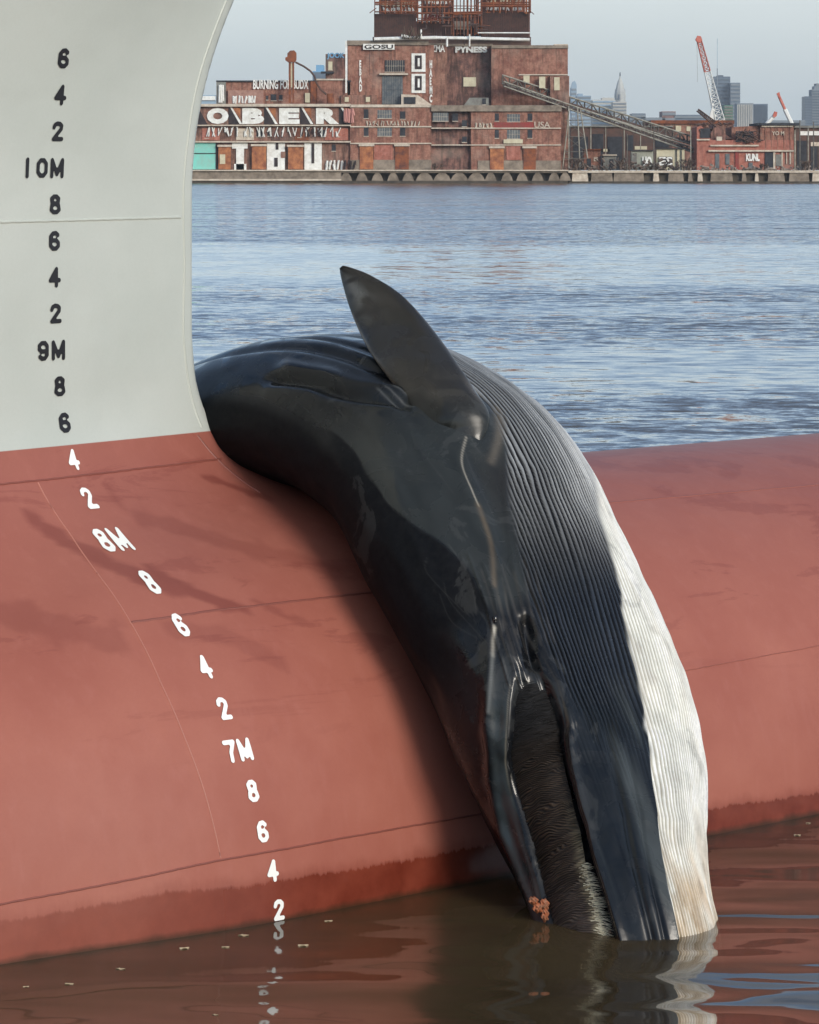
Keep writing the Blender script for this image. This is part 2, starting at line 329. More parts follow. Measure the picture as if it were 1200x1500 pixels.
def smooth_noise(n, m, kn, km, seed):      # value noise on the (a, phi) grid
    r_ = np.random.default_rng(seed).random((kn+3, km+3)); x = np.linspace(0, kn, n); y = np.linspace(0, km, m)
    i = x.astype(int); j = y.astype(int); fx = x-i; fy = y-j; fx = (fx*fx*(3-2*fx))[:, None]; fy = (fy*fy*(3-2*fy))[None]
    g = lambda p, q: r_[np.ix_(i+p, j+q)]
    return (g(0, 0)*(1-fx)*(1-fy)+g(1, 0)*fx*(1-fy)+g(0, 1)*(1-fx)*fy+g(1, 1)*fx*fy)*2-1
m_ = len(phv); pidx = np.interp(phv, [-180, 180], [0, 1])
def pn(kn, km, seed):                      # noise even in phi (phv is unevenly spaced)
    t_ = smooth_noise(nA, 2000, kn, km, seed); return t_[:, np.clip((pidx*1999).astype(int), 0, 1999)]
rid, lA, lB, cE, psh, plo = [tb(av, q)[:, None] for q in (RIDGE, LIPA, LIPB, CEDGE, PSH, PLO)]
SCL = 8.6                                    # metres of spine per unit of a
def stroke(pts, wm):                        # gaussian mark along a polyline given in (a, phi)
    if len(pts) > 2: pts = cr(np.array(pts, float), np.linspace(0, 1, 6*len(pts)))
    q = [(a*SCL, p*.0125) for a, p in pts]; return ga(seg_dist(aa*SCL, pp*.0125, q), wm)
D = np.zeros_like(aa)
# pleats
psi = pp-psh
warp = 1.3*pn(9, 14, 3)+.10*pn(60, 120, 4)*sst(.5, .62, aa)
per = 2.0
# neighbouring pleats merge into wider folds near the flipper
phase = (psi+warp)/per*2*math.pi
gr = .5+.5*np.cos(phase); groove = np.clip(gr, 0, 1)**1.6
pix = np.floor((psi+warp)/per+.5).astype(int) % 97; prn = np.random.default_rng(17).random(97); prn2 = np.random.default_rng(18).random(97)
depth_mod = (.62+.6*prn[pix])*(1+.15*pn(14, 60, 5))
pl_on = sst(-1.0, 2.5, pp-plo-2*pn(10, 6, 8))*(1-sst(.63, .76, aa)*(pp < cE))
pl_on = pl_on*sst(.10, .2, aa)
wh = sst(-1.0, 1.0, (pp-cE-1.6*pn(40, 30, 77))/(1.2+5*sst(.60, .50, aa)))                   # white side of the throat
amp = (.0140*(1-wh)+.0100*wh)*depth_mod
D -= groove*amp*pl_on
low = sst(.60, .70, aa)*(1-wh)*sst(0, 3, pp-lB)
D -= .004*groove*low*(.4+.6*sst(.2, .8, pn(10, 40, 12)))*sst(.80, .66, aa)
# mouth
op = sst(.612, .70, aa); op2 = op*sst(0, 5, pp-lA)*sst(0, 5, lB-pp)
D -= .12*op2
D += .014*ga(pp-lA+3, 3.6)*op + .012*ga(pp-lB-2.5, 2.6)*op
D += .035*ga(pp-rid, 5)*sst(.60, .66, aa)
D += .03*sst(.62, .72, aa)*sst(0, 2.5, pp-lB)*sst(1.2, -1.2, pp-cE)      # lower jaw stands proud of the throat
D -= .018*ga(pp-(lB*.45+cE*.55), 2.2)*sst(.66, .74, aa)
D -= .012*ga(pp-(lB*.25+cE*.75), 1.6)*sst(.70, .76, aa)
# flipper root, arm-pit, folds
D += .035*np.exp(-((aa-.482)*SCL/.22)**2-((pp+9)/14)**2)
AX = [(.40, -60), (.4224, -54), (.444, -49), (.461, -38), (.468, -30)]
D -= .05*stroke(AX, .045); D += .015*stroke([(a, p-8) for a, p in AX], .06); D += .02*stroke([(a, p+9) for a, p in AX[:-1]], .06)
FOLD = [(.485, -6), (.4985, -16), (.514, -24.8), (.531, -27), (.541, -28), (.5626, -32), (.589, -42), (.6027, -46)]
D += .010*stroke(FOLD, .06); D -= .01*stroke([(a, p+6) for a, p in FOLD[2:]], .05)
for k_, (dp, am) in enumerate(((3, .006), (6, .007), (9.5, .006), (13, .005))):
    D += am*stroke([(.488, -2+dp*.4), (.51, -8+dp), (.54, -18+dp), (.58, -30+dp*.9), (.62, -34+dp*.6)], .016)
for k_ in range(9):                          # wrinkles running from the eye down to the corner of the mouth
    b_ = -50+k_*4.2; D += (.006-.0003*k_)*stroke([(.565+.008*(k_ % 3), b_+6), (.59, b_+2.5+math.sin(k_*2)), (.615, b_-2), (.64+.012*(k_ % 2), b_-6+.5*k_)], .010+.003*(k_ % 3))
D -= .05*stroke([(.612, -34), (.624, -38), (.633, -40)], .035)
for k_ in range(5): D -= .008*stroke([(.458+.002*k_, -35+4.3*k_), (.470, -31+4.0*k_)], .011)
D += .02*np.exp(-((aa-.845)*SCL/.16)**2)*sst(0, 18, pp)*(pp < 90)          # throat skin spreading at the water
D += .03*np.exp(-((aa-.655)*SCL/.35)**2-((pp-35)/22)**2)
D -= .085*sst(.755, .86, aa)*sst(-12, 30, pp)*sst(150, 90, pp)
D += .018*pn(14, 10, 21)+.004*pn(60, 46, 22)
D -= .030*stroke([(.30, -35), (.36, -38), (.41, -30), (.45, -24)], .05); D -= .02*stroke([(.33, -22), (.38, -20), (.43, -16)], .035)
Qw = Q0+N0*D[..., None]
# pigment, plus a reflection on the flank painted in as grey
C_ = np.zeros(aa.shape+(3,))
def lay(mask, rgb):
    global C_; C_ = C_*(1-mask[..., None])+np.array(rgb)*mask[..., None]
lay(np.ones_like(aa), (.0045, .0055, .0075))
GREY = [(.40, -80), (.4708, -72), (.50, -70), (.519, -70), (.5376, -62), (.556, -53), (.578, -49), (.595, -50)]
sheen_edge = tb(av, GREY)[:, None]
lay(.9*sst(-1., 1.6, pp-sheen_edge-6*pn(16, 20, 31)-3*pn(50, 40, 32))*sst(.44, .50, aa)*sst(.605, .59, aa), (.024, .028, .028))  # reflected light on the flank, painted into the skin colour as a grey zone
lay(.8*sst(-30, -4, pp)*sst(.50, .53, aa)*sst(.62, .57, aa), (.016, .013, .011))
streak = pn(7, 150, 33); st2 = pn(5, 60, 34)
ridge_b = 1-groove
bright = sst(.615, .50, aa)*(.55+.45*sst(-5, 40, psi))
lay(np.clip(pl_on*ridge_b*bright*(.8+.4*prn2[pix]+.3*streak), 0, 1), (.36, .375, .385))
lay(pl_on*ridge_b*sst(.60, .45, aa)*sst(38, 6, cE-pp), (.66, .67, .66))
lay(pl_on*ridge_b*(1-sst(.62, .54, aa))*(1-wh), (.024, .031, .043))
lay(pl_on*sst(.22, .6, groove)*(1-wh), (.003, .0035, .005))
lj = sst(.64, .70, aa)*sst(0, 2, pp-lB)*(1-wh)
lay(lj, (.009, .012, .016)); lay(lj*sst(-.05, .5, st2), (.044, .052, .055)); lay(lj*sst(.05, .5, streak)*.85, (.004, .006, .010))
uj = sst(.61, .66, aa)*sst(0, 4, pp-rid)*sst(0, 2, lA-pp)
lay(uj, (.028, .036, .040)); lay(uj*sst(0, .8, st2), (.008, .010, .012))
lay(.9*op2, (.004, .004, .005))
wst = pn(70, 200, 40)
lay(wh, (.84, .85, .80)); lay(wh*sst(.2, .9, pn(20, 26, 41))*.35, (.60, .58, .50))
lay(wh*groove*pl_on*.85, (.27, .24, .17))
zw = Qw[..., 2]; lay(wh*sst(.60, -.02, zw)*np.clip(.5+.5*pn(40, 60, 43), 0, 1), (.52, .38, .23)); lay(wh*sst(.45, .1, zw)*sst(.1, .5, pn(90, 140, 44))*.5, (.30, .22, .13)); lay(wh*sst(.25, .75, pn(24, 30, 45))*.30, (.56, .50, .44)); lay(wh*sst(.45, .8, pn(80, 120, 46))*.3, (.42, .38, .33))
lay(wh*sst(.10, -.1, zw)*.6, (.36, .28, .18))
lay(.5*stroke([(.5, -17.5), (.514, -24.8), (.531, -27), (.541, -28)], .0042), (.45, .42, .36))
lay(.45*stroke([(.541, -28), (.5626, -32), (.585, -40)], .014), (.16, .12, .08))
lay(.5*stroke([(.482, 2), (.50, -4), (.515, -12)], .02), (.14, .12, .095))
lay(.8*stroke([(.6085, -49.5), (.615, -53), (.622, -57)], .010), (.50, .47, .40)); lay(.55*stroke([(.622, -57), (.634, -64), (.65, -72)], .012), (.22, .23, .22))
lay(.45*ga(pp-lA+1.2, .35)*sst(.635, .645, aa)*sst(.74, .70, aa), (.30, .27, .21)); lay(.3*ga(pp-lB-1.2, .4)*op, (.20, .17, .13))
for k_ in range(8): lay(.22*stroke([(.575+.006*(k_ % 3), -42+k_*3.4), (.60, -46+k_*3.4), (.625, -50+k_*3.5)], .008), (.10, .09, .08))
for k_ in range(7): lay(.5*stroke([(.454+.0015*k_, -36+3.5*k_), (.472, -31+3.4*k_)], .006), (.10, .105, .105))
for k_ in range(26):
    a0, p0 = rng.uniform(.30, .62), rng.uniform(-75, -15); lay(.13*stroke([(a0, p0), (a0+rng.uniform(.005, .03), p0+rng.uniform(-4, 4)), (a0+rng.uniform(.03, .05), p0+rng.uniform(-8, 8))], rng.uniform(.0025, .005)), (.10, .10, .10))
C_ = np.clip(C_*(1+.18*pn(50, 90, 50)[..., None]), .003, .85)
WB = np.array([.75, 2.3, 0.0])               # where the whale's empty origin sits, in ship coordinates
wloc = SO+WB[0]*SA+WB[1]*SP
def wl(Q): return to_loc(Q[..., 0]-WB[0], Q[..., 1]-WB[1], Q[..., 2]).reshape(-1, 3)
def skin(name, wetv=True, freckle=True):
    m = Mat(name, rough=.3, spec=.27); c = m.attr('Col').outputs['Color']
    n1 = m.noise(26, 5, .65); n2 = m.noise(3.2, 4, .6); n3 = m.noise(1, 4, .6, m.mapping((4, 4, 4)), .8)
    c2 = m.mix(m.mr(n1, .35, .75, 0, .35), c, m.mix(.5, c, (.035, .036, .036)))
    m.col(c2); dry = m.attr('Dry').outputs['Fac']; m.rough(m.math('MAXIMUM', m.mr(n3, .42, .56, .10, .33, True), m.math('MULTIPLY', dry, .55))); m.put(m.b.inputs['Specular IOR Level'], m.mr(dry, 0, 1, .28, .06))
    pch = m.mr(m.noise(1, 5, .62, m.mapping((2.3, 2.3, 2.3)), 1.1), .60, .625, 0, .22); c2 = m.mix(pch, c2, (.075, .078, .078)); m.col(c2)
    m.b.inputs['Coat Weight'].default_value = .0; m.b.inputs['Coat Roughness'].default_value = .18
    b = m.bump(n2, .13, .03); b = m.bump(n1, .07, .006, b); b = m.bump(m.noise(220, 2), .12, .0015, b); m.nrm(b)
    return m.m
M_skin = skin('whale_skin')
dors = np.maximum(sst(1., -2.0, pp-sheen_edge-6*pn(16, 20, 31)-3*pn(50, 40, 32))*sst(.40, .50, aa)*sst(.61, .59, aa), sst(-66, -84, pp)*sst(.66, .60, aa)+sst(-100, -125, pp)*sst(.60, .66, aa)); dors = np.maximum(dors, .8*pl_on*sst(.25, .7, groove)*(1-wh))  # gloss cut on the back, beyond the painted reflection and in pleat grooves
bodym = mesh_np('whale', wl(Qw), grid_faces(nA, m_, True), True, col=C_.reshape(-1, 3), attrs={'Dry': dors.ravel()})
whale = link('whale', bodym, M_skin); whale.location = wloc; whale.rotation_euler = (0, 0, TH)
tag(whale, 'dead baleen whale draped over the red bulb, head down in the water, flipper raised', 'whale')
def mesh_calc_flip(o):
    bm = bmesh.new(); bm.from_mesh(o.data); bmesh.ops.recalc_face_normals(bm, faces=bm.faces); bm.to_mesh(o.data); bm.free()
# flipper
def px(u, v, Y): return np.array([(u-600)*Y/F, Y, H-(v-250)*Y/F])
FP = [((498, 392), (502, 389), 19.12, .008), ((499, 402), (518, 393), 19.10, .018), ((503, 420), (545, 404), 19.05, .030), ((512, 450), (586, 430), 18.94, .045), ((526, 485), (621, 466), 18.80, .056),
      ((544, 519), (650, 503), 18.61, .066), ((568, 552), (676, 541), 18.42, .078), ((592, 586), (698, 574), 18.30, .095), ((612, 620), (716, 604), 18.20, .11), ((632, 648), (714, 628), 18.14, .075), ((654, 668), (702, 652), 18.08, .025)]
rows = []
for (l, r, Y, th) in FP:
    a_, b_ = px(*l, Y+.03), px(*r, Y-.02); rows.append(np.r_[(a_+b_)/2, (b_-a_)/2, th])
rows = np.array(rows); xk = np.linspace(0, 1, len(rows)); xs_ = np.linspace(0, 1, 180)*1.0
def crn(T, x): return cr(T, x)
FR = crn(rows, xs_); nr = 96; th_ = np.linspace(0, 2*np.pi, nr, endpoint=False)
Cf, Wf, Tf = FR[:, :3], FR[:, 3:6], FR[:, 6]
ax_ = np.gradient(Cf, axis=0); ax_ /= np.linalg.norm(ax_, axis=1)[:, None]; wn = Wf/np.linalg.norm(Wf, axis=1)[:, None]
nf = np.cross(ax_, wn); nf /= np.linalg.norm(nf, axis=1)[:, None]
cs_, sn_ = np.cos(th_), np.sin(th_); prof = np.sign(sn_)*np.abs(sn_)**1.15
fn_ = smooth_noise(180, nr, 18, 14, 60)*.004
PF = Cf[:, None]+Wf[:, None]*cs_[None, :, None]+nf[:, None]*(Tf[:, None]*prof[None]+fn_*np.abs(prof)[None])[..., None]
PFe = PF.copy(); PFe[0] = Cf[0]
def w2l(P):
    d = P-wloc; return np.stack([d@SA, -(d@SP), d[..., 2]], -1)
fx = xs_[:, None]+0*cs_[None]; fc = cs_[None]+0*fx; nz_ = smooth_noise(180, nr, 26, 10, 61)
FC = np.zeros(fx.shape+(3,))+np.array((.022, .021, .020))
def lf(mk, rgb):
    global FC; FC = FC*(1-mk[..., None])+np.array(rgb)*mk[..., None]
lf(sst(.1, .7, smooth_noise(180, nr, 9, 5, 62))*.6, (.040, .037, .033))
lf(.8*np.exp(-((fx-.25)/.12)**2-((fc+.45)/.42)**2)*sst(-.4, .5, nz_+.3), (.11, .115, .115))
lf(.7*sst(.06, .02, fx), (.012, .012, .012)); lf(.8*np.exp(-((fx-.045)/.012)**2)*sst(-.9, -.2, fc), (.01, .01, .01))
lf(.8*sst(.90, .99, np.abs(fc))*sst(.75, .6, fx)*sst(-.3, .5, smooth_noise(180, nr, 50, 6, 63)), (.13, .10, .075))
lf(.55*sst(.70, .97, fc)*sst(.62, .70, fx)*sst(.95, .8, fx), (.13, .115, .095))
lf(.5*sst(.60, .72, fx)*sst(.0, .6, nz_), (.055, .052, .045)); lf(sst(.70, .85, fx), (.015, .017, .017))
flip = link('flipper', mesh_np('flipper', w2l(PFe).reshape(-1, 3), grid_faces(180, nr, True), True, col=FC.reshape(-1, 3)), M_skin, whale); mesh_calc_flip(flip)
# baleen
ab = np.linspace(.642, .885, 900); fr = np.linspace(0, 1, 60)
la, lb = tb(ab, LIPA)+1.5, tb(ab, LIPB)-.5
fb = la+(lb-la)*tb(ab, [(.62, .98), (.70, .97), (.75, .90), (.80, .80), (.89, .72)])
Ph = la[:, None]+(fb-la)[:, None]*fr[None]
QB = np.empty((900, 60, 3)); NB = np.empty_like(QB)
full_ph = np.linspace(-110, -20, 361); Qf = whale_surface(ab, full_ph); Nf = grid_normals(np.concatenate([Qf], 1))
sgn = np.sign((Nf*(Qf-cr(ST, ab)[:, None, :3])).sum(-1).mean()); Nf *= sgn
for i in range(900):
    for k in range(3):
        QB[i, :, k] = np.interp(Ph[i], full_ph, Qf[i, :, k]); NB[i, :, k] = np.interp(Ph[i], full_ph, Nf[i, :, k])
A2, F2 = ab[:, None]+0*fr[None], fr[None]+0*ab[:, None]
sn2 = smooth_noise(900, 60, 60, 5, 71); sn3 = smooth_noise(900, 60, 260, 3, 72)
pl = (A2*SCL/.0125)+(-7*F2**1.5)*sst(.66, .74, A2)+1.0*sn2
rb = .5+.5*np.cos(pl*2*np.pi)
DB = -.030+.008*rb*(.4+.6*sst(-.3, .6, sn2))+.005*sn3+.006*np.sin(F2*np.pi)-.012*F2**3
dead = sst(.2, .8, smooth_noise(900, 60, 22, 2, 74))*sst(.68, .72, A2)
DB -= .006*dead*(1-rb)
CB = np.zeros(A2.shape+(3,))+np.array((.007, .007, .008))
CB += np.array((.050, .034, .022))[None, None]*(rb*sst(.66, .74, A2)*(.5+.5*sst(-.4, .6, sn3)))[..., None]
CB += np.array((.040, .034, .032))[None, None]*(sst(.76, .84, A2))[..., None]
cream = (sst(.72, 1.0, F2)*sst(.74, .82, A2)*(.35+.65*sst(-.3, .5, sn3)))[..., None]*.8
CB = CB*(1-cream)+np.array((.52, .46, .30))*cream
mb_ = Mat('baleen', rough=.7, spec=.2); mb_.col(mb_.attr('Col').outputs['Color']); mb_.nrm(mb_.bump(mb_.noise(90, 4), .3, .004)); 
bal = link('baleen', mesh_np('baleen', wl(QB+NB*DB[..., None]), grid_faces(900, 60), True, col=CB.reshape(-1, 3)), mb_.m, whale)
Vh_, Fh_ = [], []; QE = QB+NB*DB[..., None]
M_fr = Mat('baleen_bristle', (.80, .76, .58), .6).m
for k in range(620):
    i = int(rng.uniform(.45, 1.)**.6*899); i = min(i, 898); j = int(59-abs(rng.normal(0, 3.2))); j = max(j, 40); p = QE[i, j]; nrm_ = NB[i, j]
    out = QE[i, 59]-QE[i, 40]; out /= np.linalg.norm(out)+1e-9; al = QE[min(i+4, 899), j]-QE[i, j]; al /= np.linalg.norm(al)+1e-9
    L_ = rng.uniform(.015, .095)*(.3+.9*(i/900)**2); d_ = out*rng.uniform(.7, 1)+al*rng.uniform(.05, .55)+nrm_*rng.uniform(-.2, .25); d_ /= np.linalg.norm(d_)
    up = np.cross(d_, nrm_); up /= np.linalg.norm(up)+1e-9; r0 = rng.uniform(.0008, .0026); b0 = 3*len(Vh_)
    pts = []
    for q, rr in ((0, 1.), (.5, .8), (1., .15)):
        c_ = p+nrm_*.004+d_*L_*q+al*L_*.25*q*q
        pts += [c_+up*r0*rr, c_-up*r0*.5*rr+nrm_*r0*.86*rr, c_-up*r0*.5*rr-nrm_*r0*.86*rr]
    b0 = len(Vh_); Vh_ += pts
    for q in (0, 3):
        for e in range(3): Fh_.append((b0+q+e, b0+q+(e+1) % 3, b0+q+3+(e+1) % 3, b0+q+3+e))
link('baleen_fringe', mesh_np('baleen_fringe', wl(np.array(Vh_)), Fh_), M_fr, bal)
# eye
def wpt(a, p, off=0.):
    q = whale_surface(np.array([a-.002, a, a+.002]), np.array([p-.5, p, p+.5])); n_ = np.cross(q[2, 1]-q[0, 1], q[1, 2]-q[1, 0]); n_ /= np.linalg.norm(n_)
    c = cr(ST, np.array([a]))[0, :3]; n_ *= np.sign(((q[1, 1]-c)*n_).sum()); return q[1, 1]+n_*off
def blob(name, ctr, rad, mat, parent, seg=20):
    bm = bmesh.new(); bmesh.ops.create_uvsphere(bm, u_segments=seg, v_segments=seg//2, radius=1)
    for v in bm.verts: v.co = Vector((v.co.x*rad[0]+ctr[0], v.co.y*rad[1]+ctr[1], v.co.z*rad[2]+ctr[2]))
    me = bpy.data.meshes.new(name); bm.to_mesh(me); bm.free()
    for p in me.polygons: p.use_smooth = True
    return link(name, me, mat, parent)
M_eye = Mat('eye', (.01, .01, .012), .08).m
blob('eye', wl(wpt(.6045, -47.5, .004)[None])[0], (.017, .014, .028), M_eye, whale)
# orange scrap on the jaw
M_or = Mat('orange_scrap', rough=.6); M_or.col(M_or.mix(M_or.mr(M_or.noise(60), .35, .65), (.40, .11, .04), (.24, .12, .07))); M_or.nrm(M_or.bump(M_or.noise(120), .6, .01))
bm = bmesh.new(); c0 = wpt(.8045, -95, .045)
for dx, dz, sx, sz in ((0, 0, .022, .02), (.028, .012, .02, .024), (.03, -.03, .016, .03), (-.018, .03, .02, .016)):
    vs = bmesh.ops.create_icosphere(bm, subdivisions=3, radius=1)['verts']
    for v in vs: v.co = Vector((v.co.x*sx+dx+.004*math.sin(v.co.z*7), v.co.y*.014+.004*math.sin(v.co.x*9), v.co.z*sz+dz+.003*math.sin(v.co.x*11)))
me = bpy.data.meshes.new('dead_leaf'); bm.to_mesh(me); bm.free()
for p in me.polygons: p.use_smooth = True
ol = link('dead_leaf', me, M_or.m); ol.location = SO+c0[0]*SA+c0[1]*SP+np.array([0, 0, c0[2]]); ol.rotation_euler = (0, 0, R(10))
ol.scale = (1.25, 1.25, 1.25)
tag(ol, 'orange brown curled scrap stuck on the whale\'s dark upper jaw just above the water', 'leaf')
# ------------------------------------------------------------------ river
def water_material():
    m = Mat('river_water'); t = m.t; x, y, z = m.sep()
    # height: fine wind ripples far out, long soft undulation close in the lee of the hull
    # wind lanes: calm, pale strips lie across the river
    wob = m.math('MULTIPLY_ADD', m.noise(.045, 3, .6), 46., -23.); yy = m.math('ADD', y, m.math('MULTIPLY', wob, m.mr(y, 20, 200, .05, 1)))
    def band(a, b, e): return m.math('MULTIPLY', m.mr(yy, a-e, a+e, 0, 1, True), m.mr(yy, b-e, b+e, 1, 0, True))
    calm = m.math('MAXIMUM', m.math('MAXIMUM', band(57, 73, 4), band(108, 172, 9)), m.math('MULTIPLY', band(88, 94, 3), .7))
    calm = m.math('MAXIMUM', calm, m.mr(m.noise(1, 3, .6, m.mapping((.004, .10, 1))), .58, .66, 0, .8))
    near = m.mr(y, 19.5, 27, 0, 1, True)
    lee = m.mr(m.math('MULTIPLY_ADD', x, -.9, y), 17.5, 22.5, 0, 1, True)   # sheltered water this side of the bulb
    amp = m.math('MULTIPLY', m.mr(calm, 0, 1, 1, .28), 1.0)
    def slopes(scale, detail, rough, mapsc, ax, ay, rot=0):          # surface slopes of a fractal sea
        q = m.n('ShaderNodeTexNoise'); q.inputs['Scale'].default_value = scale; q.inputs['Detail'].default_value = detail; q.inputs['Roughness'].default_value = rough; q.inputs['Distortion'].default_value = .25
        t.links.new(m.mapping(mapsc, rot=(0, 0, rot)), q.inputs[0]); d = m.n('ShaderNodeVectorMath', operation='SUBTRACT'); t.links.new(q.outputs['Color'], d.inputs[0]); d.inputs[1].default_value = (.5, .5, .5)
        e = m.n('ShaderNodeVectorMath', operation='MULTIPLY'); t.links.new(d.outputs[0], e.inputs[0]); e.inputs[1].default_value = (ax, ay, 0); return e.outputs[0]
    def vscale(v, f):
        e = m.n('ShaderNodeVectorMath', operation='SCALE'); t.links.new(v, e.inputs[0]); m.put(e.inputs['Scale'], f); return e.outputs[0]
    def vadd(a_, b_):
        e = m.n('ShaderNodeVectorMath', operation='ADD'); t.links.new(a_, e.inputs[0])
        if isinstance(b_, tuple): e.inputs[1].default_value = b_
        else: t.links.new(b_, e.inputs[1])
        return e.outputs[0]
    wind = slopes(1.7, 7, .72, (.85, 1.0, 1), .60, 1.15, .08); gust = slopes(.16, 5, .6, (.30, 1., 1), .3, .4)
    soft = slopes(2.0, 2, .45, (.40, 1.25, 1), .20, .70, .1); tiny = slopes(6., 3, .55, (.6, 1.3, 1), .05, .08)
    far_ = vscale(vadd(wind, gust), m.math('MULTIPLY', lee, amp)); near_ = vscale(vadd(soft, vscale(tiny, .4)), m.math('MULTIPLY', m.mr(x, -1.2, 1.6, .35, 1), m.mr(lee, 0, 1, 1, .4)))
    cmb = m.n('ShaderNodeCombineXYZ'); t.links.new(m.math('MULTIPLY', m.math('MULTIPLY', lee, m.mr(amp, .28, 1, .055, .11)), -1.0), cmb.inputs[1])
    sl_ = vadd(vadd(vadd(far_, near_), cmb.outputs[0]), (0, 0, 1)); nz_n = m.n('ShaderNodeVectorMath', operation='NORMALIZE'); t.links.new(sl_, nz_n.inputs[0]); b3 = nz_n.outputs[0]
    gl = m.n('ShaderNodeBsdfGlossy'); gl.inputs['Roughness'].default_value = .04; gl.inputs['Color'].default_value = (.95, .97, 1, 1); t.links.new(b3, gl.inputs['Normal'])
    df = m.n('ShaderNodeBsdfDiffuse'); t.links.new(m.mix(m.mr(m.noise(.8, 4), .3, .7), (.085, .062, .032), (.11, .08, .042)), df.inputs['Color'])
    tr = m.n('ShaderNodeBsdfTransparent'); tr.inputs['Color'].default_value = (.85, .62, .38, 1)
    mxa = m.n('ShaderNodeMixShader'); mxa.inputs[0].default_value = .4; t.links.new(df.outputs[0], mxa.inputs[1]); t.links.new(tr.outputs[0], mxa.inputs[2])
    fr_ = m.n('ShaderNodeFresnel'); m.put(fr_.inputs['IOR'], m.mr(lee, 0, 1, 1.33, 1.6)); t.links.new(b3, fr_.inputs['Normal'])
    mxb = m.n('ShaderNodeMixShader'); t.links.new(m.math('MINIMUM', m.math('MULTIPLY', fr_.outputs[0], 1.15), 1.0), mxb.inputs[0]); t.links.new(mxa.outputs[0], mxb.inputs[1]); t.links.new(gl.outputs[0], mxb.inputs[2])
    t.links.new(mxb.outputs[0], t.nodes['Material Output'].inputs['Surface'])
    va = m.n('ShaderNodeVolumeAbsorption'); va.inputs['Color'].default_value = (.42, .24, .08, 1); va.inputs['Density'].default_value = 4.0
    t.links.new(va.outputs[0], t.nodes['Material Output'].inputs['Volume'])
    return m.m
def quad(name, x0, x1, y0, y1, z, mat, kind=None, zb=None):
    if zb is None:
        me = bpy.data.meshes.new(name); me.from_pydata([(x0, y0, z), (x1, y0, z), (x1, y1, z), (x0, y1, z)], [], [(0, 1, 2, 3)])
    else:
        bm = bmesh.new(); bmesh.ops.create_cube(bm, size=1)
        for v in bm.verts: v.co = Vector((x0 if v.co.x < 0 else x1, y0 if v.co.y < 0 else y1, zb if v.co.z < 0 else z))
        me = bpy.data.meshes.new(name); bm.to_mesh(me); bm.free()
    o = link(name, me, mat); tag(o, kind=kind); return o
water = quad('river_water', -1500, 1500, -60, 1006, 0, water_material(), 'structure', zb=-3)
quad('unseen_quay', -220, 220, -55, 2.5, 2.3, Mat('quay_concrete', (.10, .095, .085), .9).m, 'structure', zb=-3.2)  # out-of-view dark quay, added to darken reflections in the whale's skin
quad('riverbed', -1600, 1600, -70, 1003, -3.5, Mat('mud', (.05, .035, .02), .9).m, 'structure')
# ------------------------------------------------------------------ far bank (about a kilometre off)
def brick(name, c1, c2, sc=.35, dirt=.5):
    m = Mat(name, rough=.9, spec=.2); n = m.noise(sc*1.6, 8, .75); n2 = m.noise(1, 5, .7, m.mapping((.9, .9, .12)))
    c = m.mix(m.mr(n, .38, .62), c1, c2); c = m.mix(m.mr(n2, .46, .62, 0, dirt), c, (.05, .035, .03)); c = m.mix(m.mr(m.noise(.12, 3), .55, .7, 0, .35), c, (.36, .30, .25))
    bt = m.n('ShaderNodeTexBrick'); m.t.links.new(m.mapping((1, 1, 1), rot=(R(90), 0, 0)), bt.inputs[0]); bt.inputs['Scale'].default_value = .8
    for k, v in (('Color1', (1, 1, 1, 1)), ('Color2', (.72, .70, .70, 1)), ('Mortar', (.55, .5, .48, 1))): bt.inputs[k].default_value = v
    c = m.mix(.55, c, m.mix(1., c, bt.outputs[0], 'MULTIPLY')); m.col(c); return m.m
B_A = brick('brick_red', (.225, .095, .07), (.42, .225, .165)); B_B = brick('brick_brown', (.205, .10, .078), (.38, .22, .165), .3, .7); B_D = brick('brick_dark', (.10, .06, .055), (.34, .18, .145), .2, .8)  # B_D is the darkest, most streaked brick
B_R = brick('brick_bright', (.34, .12, .085), (.50, .22, .17), .4, .3)
def flat(name, c, c2=None, sc=.5, rough=.8, metal=0):
    m = Mat(name, c, rough, .3, metal)
    if c2: m.col(m.mix(m.mr(m.noise(sc, 6, .7), .36, .64), c, c2))
    return m.m
CONC = flat('old_concrete', (.30, .25, .20), (.14, .115, .09), .35); CONCD = flat('dark_concrete', (.09, .075, .06), (.045, .04, .032), .5)  # CONCD: darker concrete of the wall feet and recessed walls
PALE = flat('pale_stone', (.62, .56, .47), (.42, .35, .28), .7); DARK = flat('dark_opening', (.02, .022, .028), (.045, .05, .06), .6)
GLS = flat('dirty_glass', (.07, .09, .11), (.16, .17, .17), .8, .4); RUST = flat('rust', (.28, .09, .035), (.10, .04, .03), .5); RUSTO = flat('rust_orange', (.46, .19, .08), (.20, .07, .04), .6)
STEEL = flat('corroded_steel', (.060, .036, .036), (.15, .065, .05), .5); WHT = flat('white_paint', (.86, .88, .86), (.62, .62, .58), .6); BLK = flat('black_paint', (.022, .02, .024), (.05, .035, .035), .7)
CYAN = flat('turquoise_paint', (.20, .62, .54), (.26, .50, .44), .4); CREAM = flat('cream_paint', (.60, .57, .42), (.50, .45, .32), .6); BLUP = flat('blue_paint', (.16, .34, .52)); REDP = flat('red_paint', (.30, .045, .04), (.20, .06, .05))
GREY = flat('grey_sheet', (.24, .25, .23), (.13, .12, .11), .4); GRN = flat('green_paint', (.10, .20, .15)); TRUSS = flat('truss_steel', (.17, .16, .14), (.08, .07, .06), .6); TRUSSW = flat('truss_pale', (.38, .38, .33), (.20, .18, .15), .6); BRN = flat('brown_sheet', (.13, .07, .055), (.07, .05, .045), .3)
Y0 = 1000.0
def bx_(u, Y): return (u-600)*Y/F
